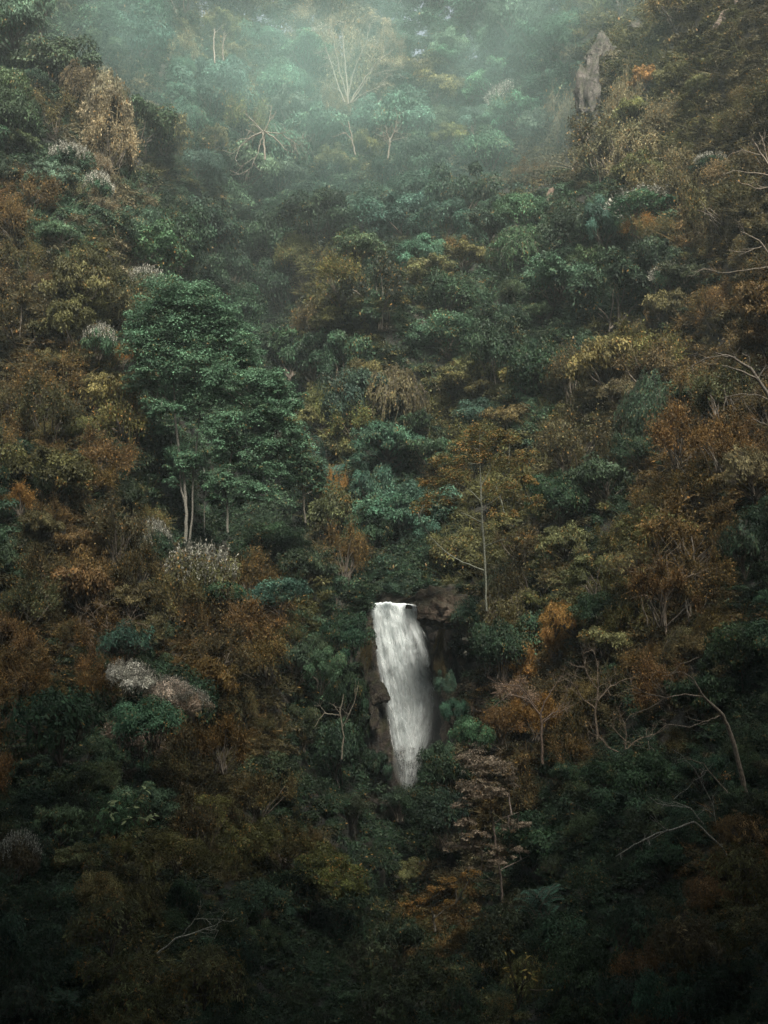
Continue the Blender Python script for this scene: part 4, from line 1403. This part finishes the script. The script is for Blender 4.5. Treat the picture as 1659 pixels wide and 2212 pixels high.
    ('whorl', 'D', 1610, 1180, 60, 60, -8, 'dark leafy bush at the right edge beside the broad rust bush'),
    ('feather', 'B', 1120, 1180, 60, 40, -4, 'brown-olive bush right of the pale trunk, near its foot'),
    ('whorl', 'G', 250, 1760, 62, 44, -8, 'shrub with light green leaf rosettes in the lower left'),
    ('bush', 'O', 370, 1835, 76, 40, -8, 'olive leafy bush right of the light green rosettes'),
    ('feather', 'B', 560, 1720, 80, 52, -8, 'brown scrub in the lower left centre'),
    ('feather', 'R', 480, 1610, 70, 50, -8, 'dark rust scrub under the pinkish tufted bush'),
    ('bush', 'O', 700, 1885, 86, 44, -8, 'olive and rust mound left of the stream bed'),
    ('feather', 'B', 620, 1820, 70, 46, -8, 'brown scrub above the olive and rust mound'),
    ('plume', 'B', 35, 1850, 50, 50, -8, 'straw-tipped grassy bush at the lower left edge'),
    ('whorl', 'Y', 240, 2000, 84, 56, -7, 'dark shrub with hanging yellow leaves at the bottom left'),
    ('whorl', 'Y', 440, 2110, 90, 60, -7, 'shrub with hanging golden leaves at the bottom, left of centre'),
    ('whorl', 'D', 510, 2080, 50, 56, -6, 'dark leafy shrub right of the golden-leaved one at the bottom'),
    ('fern', 'D', 140, 2150, 40, 26, -6, 'small rosette plant barely visible in the bottom left shade'),
    ('whorl', 'R', 1610, 1800, 56, 44, -7, 'orange-leaved shrub at the lower right edge'),
    ('whorl', 'O', 1590, 1880, 74, 56, -7, 'olive shrub with orange leaves at the lower right edge'),
    ('whorl', 'Y', 1120, 2120, 44, 50, -6, 'small yellow-leaved shrub at the bottom, right of centre'),
    ('fern', 'T', 1170, 1930, 62, 50, -7, 'blue-green ferny shrub below the bronze tree'),
    ('whorl', 'B', 1480, 2030, 80, 60, -6, 'dull brown large-leaved shrub in the bottom right'),
    ('bush', 'Y', 905, 1885, 40, 30, -5, 'yellow-green bush right of the dark stream bed'),
]
for h in HP:
    kd, cl, x, y, rx, ry, ddp, lab = h
    mul = .85 if kd == 'feather' else (1.25 if kd == 'whorl' else 1.0)  # whorl leaves lightened in colour to stand out as lit
    mul *= 1.35 if y < 420 else 1.0  # upper slope foliage lightened, brighter light put into its colour
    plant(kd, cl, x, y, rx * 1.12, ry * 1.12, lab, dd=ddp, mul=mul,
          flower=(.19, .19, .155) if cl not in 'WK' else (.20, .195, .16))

# branch with countable large leaves, lower left
lm = big_leaf_mesh()
for (cx0, cy0, n0, lab, col0, LP) in ((272, 1735, 54, 'leafy twig with light green leaf rosettes in the lower left', (.20, .24, .12), 17),
                                      (1130, 2095, 30, 'twig with a few yellow leaves at the bottom, right of centre', (.26, .19, .05), 13)):
    rng = np.random.default_rng(n0)
    D = float(depth(cx0, cy0 + 50)[0]) - 11
    m = D / FPX
    o0 = at(cx0 - 10, cy0 + 50, np.array(D + 3))
    e = bpy.data.objects.new('leafy_branch', None)
    COL.objects.link(e)
    e.location = o0
    e['label'] = lab
    e['category'] = 'branch'
    t = Acc()
    hubs = []
    for i in range(9):
        hp = at(cx0 + rng.uniform(-62, 62), cy0 + rng.uniform(-42, 46), np.array(D + rng.uniform(-1, 1))) - o0
        hubs.append(hp)
        t.tube(bez(np.zeros(3), hp, np.array([0, 0, 4 * m]), 6, rng, 1 * m), np.linspace(1.8 * m, .6 * m, 6), 4)
    tw = link('twigs', t.mesh('branch_twigs', M_BARK), e)
    tw.color = (.16, .13, .09, 1)
    for i in range(n0):
        h = hubs[i % 9]
        o = link('leaf', lm, e)
        th = rng.random() * 6.28
        o.location = h + rng.normal(size=3) * 3 * m
        o.rotation_euler = (rng.normal() * .5, rng.uniform(-.5, .6), th)
        sc = LP * m * (.7 + .5 * rng.random())
        o.scale = (sc, sc, sc)
        k = .7 + .6 * rng.random()
        o.color = (*(c * k for c in col0), 1)
        o['accent'] = 0.0

# ------------------------------------------------------------------ the wooded slopes between them
# vegetation of the slopes: 0 dark green (paints in the shade of gully, hollow and cleft too), 1 mid green, 2 blue green, 3 olive, 4 yellow green, 5 rust, 6 brown, 7 buff, 8 orange, 9 pinkish
ZONES = 'DGTOYRBPAK'
MAP = [
    [1, 1, 0, 2, 2, 2, 3, 3, 2, 7, 7, 7, 2, 2, 2, 2, 2, 2, 3, 3, 3, 6, 3, 6],
    [0, 0, 6, 7, 0, 2, 2, 3, 2, 2, 7, 7, 2, 3, 2, 2, 2, 2, 7, 3, 3, 3, 6, 6],
    [0, 1, 7, 7, 0, 3, 2, 2, 2, 2, 1, 3, 0, 0, 2, 2, 6, 6, 7, 7, 3, 6, 6, 6],
    [5, 1, 1, 7, 1, 0, 0, 0, 0, 0, 2, 2, 2, 2, 2, 3, 1, 1, 1, 1, 3, 5, 6, 6],
    [6, 6, 3, 3, 0, 0, 0, 0, 0, 3, 3, 1, 0, 3, 1, 1, 0, 1, 0, 0, 0, 0, 5, 6],
    [6, 5, 3, 6, 1, 1, 1, 1, 0, 0, 3, 3, 0, 1, 1, 0, 0, 0, 3, 3, 6, 5, 6, 5],
    [5, 6, 5, 3, 0, 1, 1, 1, 1, 1, 3, 2, 0, 3, 3, 3, 1, 3, 6, 6, 1, 5, 5, 6],
    [0, 3, 5, 0, 0, 0, 1, 1, 1, 1, 3, 2, 2, 0, 3, 3, 3, 6, 6, 0, 5, 5, 5, 5],
    [1, 6, 5, 6, 3, 0, 0, 0, 0, 0, 6, 0, 2, 0, 3, 3, 3, 6, 0, 3, 3, 5, 5, 0],
    [6, 6, 5, 5, 6, 6, 0, 5, 5, 3, 0, 0, 0, 0, 3, 6, 0, 4, 4, 3, 6, 5, 5, 0],
    [5, 5, 0, 5, 0, 5, 5, 6, 6, 1, 0, 0, 0, 0, 0, 6, 8, 6, 6, 6, 5, 6, 0, 0],
    [5, 0, 0, 1, 9, 5, 6, 5, 6, 0, 0, 0, 0, 0, 9, 5, 6, 5, 6, 0, 0, 6, 0, 0],
    [0, 0, 0, 1, 1, 6, 6, 6, 0, 0, 0, 0, 0, 0, 7, 5, 6, 0, 0, 0, 0, 0, 0, 0],
    [0, 1, 0, 4, 3, 6, 6, 3, 6, 6, 0, 0, 0, 0, 7, 7, 0, 0, 0, 0, 0, 0, 5, 8],
    [0, 0, 1, 4, 4, 0, 0, 0, 0, 0, 0, 0, 3, 5, 5, 0, 0, 0, 0, 0, 0, 0, 3, 4],
    [0, 0, 0, 4, 4, 4, 1, 0, 0, 0, 0, 0, 0, 0, 0, 4, 0, 0, 0, 0, 5, 0, 0, 0]]


def letter(x, y, jit, rng):
    x = x + rng.normal() * jit
    y = y + rng.normal() * jit
    return ZONES[MAP[int(np.clip(y / 138.25, 0, 15))][int(np.clip(x / 69.1, 0, 23))]]


NOGO = [(770, 1285, 985, 1700), (300, 620, 560, 900), (455, 800, 650, 1090), (360, 1090, 720, 1180), (370, 950, 460, 1090), (985, 980, 1100, 1260), (960, 1620, 1130, 1890), (775, 1700, 955, 1960), (500, 585, 615, 745)]
KW = {'D': (('bush', .6), ('broad', .25), ('feather', .15)), 'G': (('bush', .35), ('broad', .6), ('drape', .05)), 'T': (('bush', .45), ('broad', .5), ('drape', .05)),
      'O': (('feather', .35), ('broad', .4), ('bush', .25)), 'Y': (('broad', .6), ('bush', .4)), 'R': (('feather', .7), ('broad', .25), ('drape', .05)),
      'B': (('feather', .8), ('broad', .12), ('drape', .08)), 'P': (('feather', .85), ('broad', .15)), 'K': (('feather', 1.),), 'A': (('feather', .5), ('broad', .5)), 'W': (('plume', 1.),)}
rng = np.random.default_rng(9)
fill = []
row = 0
y = -60.0
while y < 2330:
    near = y > 1750
    sx = 104 if not near else 118
    for x in np.arange(-150 + (row % 2) * sx / 2, 1815, sx):
        fill.append((x + rng.normal() * 22, y + rng.normal() * 16))
    y += 62 if not near else 74
    row += 1
for (x, y) in fill:
    if any(a < x < c and b < y < d for a, b, c, d in NOGO):
        continue
    if 1215 < x < 1320 and 60 < y < 330:
        continue
    if any(abs(x - h[2]) < h[4] * .62 and abs(y - h[3]) < h[5] * .62 for h in HP):
        continue
    if any(th['kind'] == 'rock' and math.hypot(x - th['x'], (y - 40) - th['y']) < 70 for th in THINGS):
        continue
    c = letter(x, y, 26, rng)
    kd = str(rng.choice([k for k, _ in KW[c]], p=[p_ for _, p_ in KW[c]]))
    if y > 1850 and kd in ('bush', 'broad') and rng.random() < .4:
        kd = 'whorl'
    r = 40 + 58 * rng.random() ** 1.4
    plant(kd, c, x, y, r, r * rng.uniform(.66, .92) * (1.12 if kd == 'broad' else 1), mul=(.85 if kd == 'feather' else 1.0) * rng.uniform(.75, 1.2) * (1.35 if y < 420 else 1.0))  # same painted lightening for plants high on the slope

# ------------------------------------------------------------------ undergrowth: one mass nobody could count
cov = bpy.data.collections.new('undergrowth_sources')
for k in range(6):
    rg = np.random.default_rng(900 + k)
    a = Acc()
    C = dome_centres(rg, 9, .4, rmin=.3)
    clump_leaves(a, rg, C, .38 * (.7 + .5 * rg.random(9)), 34, .2 if k % 2 else .16, .42 if k % 2 else .6, .6)
    if k >= 3:
        nn = 60
        d = rdir(rg, nn, 1)
        d[:, 2] += .5
        d = unit(d)
        tt = np.linspace(0, 1, 5)[None, :, None]
        P = d[:, None] * tt * (.6 + .7 * rg.random((nn, 1, 1))) + rg.normal(size=(nn, 1, 3)) * .35 * tt * tt + np.array([0, 0, .1])
        a.ribbon(P, .035, .008, rg, .7 + .3 * rg.random(nn), .3)
    so = bpy.data.objects.new('undergrowth_clump', a.mesh('undergrowth_clump', M_COVER))
    cov.objects.link(so)
NC = 30000
rng = np.random.default_rng(4)
ux = rng.uniform(-500, 2160, NC)
uy = rng.uniform(-260, 2420, NC)
keep = ~((ux > 790) & (ux < 985) & (uy > 1290) & (uy < 1640))
cliffz = (ux > 690) & (ux < 1060) & (uy > 1280) & (uy < 1720)
keep &= ~(cliffz & (rng.random(NC) < .35))
ux, uy = ux[keep], uy[keep]
cliffz = cliffz[keep]
Du = depth(ux, uy)
Du = np.where(cliffz, np.minimum(Du, 121.6), Du)
UP = at(ux, uy, Du)
hue = np.empty((len(ux), 3))
acc_ = np.empty(len(ux))
for i in range(len(ux)):
    b, ac, _ = PAL[letter(ux[i], uy[i], 34, rng)]
    k = rng.uniform(.28, .85)  # undergrowth colour darkened to deepen the shade between plants
    hue[i] = np.array(b) * k
    acc_[i] = ac
scl = (Du / FPX) * rng.uniform(17, 38, len(ux))
pm = bpy.data.meshes.new('undergrowth')
pm.vertices.add(len(UP))
pm.vertices.foreach_set('co', UP.astype(np.float32).ravel())
for nm, typ, dat, key in (('hue', 'FLOAT_VECTOR', hue, 'vector'), ('accent', 'FLOAT', acc_, 'value'), ('size', 'FLOAT', scl, 'value'),
                          ('turn', 'FLOAT_VECTOR', np.c_[rng.normal(size=len(ux)) * .2, rng.normal(size=len(ux)) * .2, rng.random(len(ux)) * 6.28], 'vector')):
    a_ = pm.attributes.new(nm, typ, 'POINT')
    a_.data.foreach_set(key, np.ascontiguousarray(dat, dtype=np.float32).ravel())
uo = link('undergrowth', pm, kind='stuff')
ng = bpy.data.node_groups.new('scatter', 'GeometryNodeTree')
ng.interface.new_socket('Geometry', in_out='INPUT', socket_type='NodeSocketGeometry')
ng.interface.new_socket('Geometry', in_out='OUTPUT', socket_type='NodeSocketGeometry')
gi = ng.nodes.new('NodeGroupInput')
go = ng.nodes.new('NodeGroupOutput')
iop = ng.nodes.new('GeometryNodeInstanceOnPoints')
ci = ng.nodes.new('GeometryNodeCollectionInfo')
ci.inputs['Collection'].default_value = cov
ci.inputs['Separate Children'].default_value = True
ci.inputs['Reset Children'].default_value = True
iop.inputs['Pick Instance'].default_value = True


def named(nm, ty):
    n = ng.nodes.new('GeometryNodeInputNamedAttribute')
    n.data_type = ty
    n.inputs['Name'].default_value = nm
    return n.outputs['Attribute']


ng.links.new(gi.outputs[0], iop.inputs['Points'])
ng.links.new(ci.outputs[0], iop.inputs['Instance'])
ng.links.new(named('size', 'FLOAT'), iop.inputs['Scale'])
er = ng.nodes.new('FunctionNodeEulerToRotation')
ng.links.new(named('turn', 'FLOAT_VECTOR'), er.inputs[0])
ng.links.new(er.outputs[0], iop.inputs['Rotation'])
ng.links.new(iop.outputs[0], go.inputs[0])
md = uo.modifiers.new('scatter', 'NODES')
md.node_group = ng

# ------------------------------------------------------------------ labels for the wooded slopes
MARKS = [('the waterfall lip', 855, 1300), ('the waterfall foot', 900, 1700), ('the tallest green tree', 400, 800), ('the thin pale-trunked tree', 1040, 1100),
         ('the grey crag', 1272, 215), ('the fan-shaped bare tree', 750, 130), ('the palm-like fern', 695, 960), ('the white-flowered bushes', 320, 1475),
         ('the yellow-green dome shrub', 432, 1235), ('the bronze tree', 1060, 1740), ('the long pale limb', 1620, 800), ('the large leaning bare tree', 1580, 1600),
         ('the big orange-rust bush', 1465, 950), ('the yellow-green leafy bush', 1290, 1235), ('the silver-plumed thicket', 1385, 455), ('the star-shaped bare tree', 570, 285),
         ('the withered vine drape', 225, 215), ('the mushroom-shaped draped shrub', 845, 850), ('the white forked branch', 1420, 1800), ('the light green rosettes', 260, 1760),
         ('the golden-leaved bottom shrub', 440, 2110), ('the top left corner', 0, 0), ('the bottom right corner', 1659, 2212), ('the dark furrow', 590, 560), ('the bottom left corner', 0, 2212),
         ('the largest dark bush', 1330, 625), ('the grey-frosted shrubs', 180, 375), ('the rust scrub at the left edge', 40, 950)]
KW2 = {'bush': 'dense bush', 'broad': 'broadleaf tree', 'feather': 'twiggy bush', 'drape': 'vine-hung bush', 'plume': 'plumed shrub', 'whorl': 'large-leaved shrub', 'fern': 'fern'}


def direction(dx, dy):
    a = math.degrees(math.atan2(-dy, dx)) % 360
    return ['right of', 'up and right of', 'above', 'up and left of', 'left of', 'down and left of', 'below', 'down and right of'][int(((a + 22.5) % 360) // 45)]


GR = {'bush': 'dense bushes massed on the slopes', 'broad': 'broadleaf trees on the slopes', 'feather': 'twiggy bushes on the slopes', 'drape': 'vine-hung bushes on the slopes',
      'plume': 'plumed shrubs on the slopes', 'whorl': 'large-leaved shrubs low in the gorge', 'fern': 'ferns on the slopes'}
for th in THINGS:
    if th['kind'] in GR:
        th['o']['group'] = GR[th['kind']]
used = {}
for th in THINGS:
    if th['label']:
        used[th['label']] = [th]
for th in sorted([t_ for t_ in THINGS if not t_['label']], key=lambda q: -q['r']):
    near_ = sorted(MARKS, key=lambda mk: math.hypot(mk[1] - th['x'], mk[2] - th['y']))
    nm = ('%s %s' % (PAL[th['col']][2], KW2[th['kind']]))
    cands = []
    for mk in near_[:3]:
        dist = math.hypot(mk[1] - th['x'], mk[2] - th['y'])
        how = 'close ' if dist < 130 else ('' if dist < 240 else 'well ')
        cands.append('%s %s%s %s' % (nm, how, direction(th['x'] - mk[1], th['y'] - mk[2]), mk[0]))
    for a_ in near_[:3]:
        for b_ in near_[1:5]:
            if a_ is not b_:
                cands.append('%s %s %s, nearer than %s' % (nm, direction(th['x'] - a_[1], th['y'] - a_[2]), a_[0], b_[0]))
    cands += [('large ' if th['r'] > 80 else 'small ') + c_ for c_ in cands]
    cands = [c_ for c_ in cands if len(c_.replace('-', ' ').split()) <= 16]
    lab = next((c_ for c_ in cands if c_ not in used), cands[0])
    used.setdefault(lab, []).append(th)
    th['label'] = lab
    th['o']['label'] = lab
print('THINGS', len(THINGS), COUNT, 'dups', sum(len(v) - 1 for v in used.values() if len(v) > 1))

# ------------------------------------------------------------------ air


def volume_mat(name, col, dens, an=.2):
    m, nt, out = new_mat(name)
    v = N_(nt, 'VolumePrincipled')
    v.inputs['Color'].default_value = (*col, 1)
    v.inputs['Density'].default_value = dens
    v.inputs['Anisotropy'].default_value = an
    nt.links.new(v.outputs[0], out.inputs['Volume'])
    return m


x0, x1, y0_, y1_, z0, z1 = -330., 330., -170., 520., -40., 420.
V = [(x, y, z) for z in (z0, z1) for y in (y0_, y1_) for x in (x0, x1)]
F = [(0, 2, 3, 1), (4, 5, 7, 6), (0, 1, 5, 4), (2, 6, 7, 3), (0, 4, 6, 2), (1, 3, 7, 5)]
link('haze', quad_mesh('haze', V, F, None, volume_mat('haze', (.80, .93, .90), HAZE_DENSITY)), kind='stuff')

def wispy(name, col, dens, scale):
    m, nt, out = new_mat(name)
    v = N_(nt, 'VolumePrincipled')
    v.inputs['Color'].default_value = (*col, 1)
    v.inputs['Anisotropy'].default_value = .2
    tc = N_(nt, 'TexCoord')
    n1 = N_(nt, 'TexNoise')
    n1.inputs['Scale'].default_value = scale
    n1.inputs['Detail'].default_value = 3
    n1.inputs['Distortion'].default_value = .6
    nt.links.new(tc.outputs['Object'], n1.inputs[0])
    # thins out towards the rim of the bank
    mp = N_(nt, 'Mapping')
    nt.links.new(tc.outputs['Object'], mp.inputs[0])
    mr = N_(nt, 'MapRange')
    mr.inputs[1].default_value = .40
    mr.inputs[2].default_value = .68
    mr.inputs[3].default_value = 0
    mr.inputs[4].default_value = dens
    nt.links.new(n1.outputs['Fac'], mr.inputs[0])
    ln = N_(nt, 'VectorMath', operation='LENGTH')
    nt.links.new(mp.outputs[0], ln.inputs[0])
    m2 = N_(nt, 'MapRange')
    m2.inputs[1].default_value = 1.0
    m2.inputs[2].default_value = .25
    nt.links.new(ln.outputs['Value'], m2.inputs[0])
    mu = N_(nt, 'Math', operation='MULTIPLY')
    nt.links.new(mr.outputs[0], mu.inputs[0])
    nt.links.new(m2.outputs[0], mu.inputs[1])
    nt.links.new(mu.outputs[0], v.inputs['Density'])
    nt.links.new(v.outputs[0], out.inputs['Volume'])
    return m, mp


SC.cycles.volume_step_rate = 3.0
SC.cycles.volume_max_steps = 128
for (mx, my, mD, a1, a2, a3, dn) in ((800, 60, 262, 125, 26, 56, .0064), (660, 200, 240, 70, 16, 28, .0040), (1000, 200, 205, 50, 14, 30, .004), (420, 60, 245, 50, 14, 26, .006), (760, 60, 250, 40, 16, 26, .009)):
    U, Vv = np.meshgrid(np.linspace(0, 2 * math.pi, 32, endpoint=False), np.linspace(.02, math.pi - .02, 18))
    S = np.stack([np.cos(U) * np.sin(Vv), np.sin(U) * np.sin(Vv), np.cos(Vv)], -1).reshape(-1, 3) * np.array([a1, a2, a3])
    i = np.arange(17)[:, None] * 32
    j = np.arange(32)[None]
    F = np.stack([i + j, i + 32 + j, i + 32 + (j + 1) % 32, i + (j + 1) % 32], -1).reshape(-1, 4)
    me = bpy.data.meshes.new('mist')
    caps = [list(range(32)), list(range(17 * 32, 18 * 32))[::-1]]
    me.from_pydata([tuple(v) for v in S], [], [tuple(f) for f in F] + caps)
    mm, mp = wispy('mist', (.64, .96, .86), dn, .045)
    mp.inputs['Scale'].default_value = (1 / a1, 1 / a2, 1 / a3)
    me.materials.append(mm)
    o = link('mist', me, kind='stuff')
    o.location = at(mx, my, np.array(float(mD)))

# spray drifting off the lower half of the fall
for (mx, my, mD, a1, a2, a3, dn) in ((925, 1555, 119.6, 2.4, 1.0, 3.6, .05), (890, 1540, 120.3, 2.2, 1.0, 5.5, .05), (880, 1640, 119.0, 1.5, 1.1, 3.0, .12)):
    U, Vv = np.meshgrid(np.linspace(0, 2 * math.pi, 24, endpoint=False), np.linspace(.02, math.pi - .02, 14))
    S = np.stack([np.cos(U) * np.sin(Vv), np.sin(U) * np.sin(Vv), np.cos(Vv)], -1).reshape(-1, 3) * np.array([a1, a2, a3])
    i = np.arange(13)[:, None] * 24
    j = np.arange(24)[None]
    F = np.stack([i + j, i + 24 + j, i + 24 + (j + 1) % 24, i + (j + 1) % 24], -1).reshape(-1, 4)
    me = bpy.data.meshes.new('spray')
    me.from_pydata([tuple(v) for v in S], [], [tuple(f) for f in F] + [list(range(24)), list(range(13 * 24, 14 * 24))[::-1]])
    me.materials.append(volume_mat('spray', (.93, .97, .96), dn))
    o = link('spray', me, kind='stuff')
    o.location = at(mx, my, np.array(float(mD)))
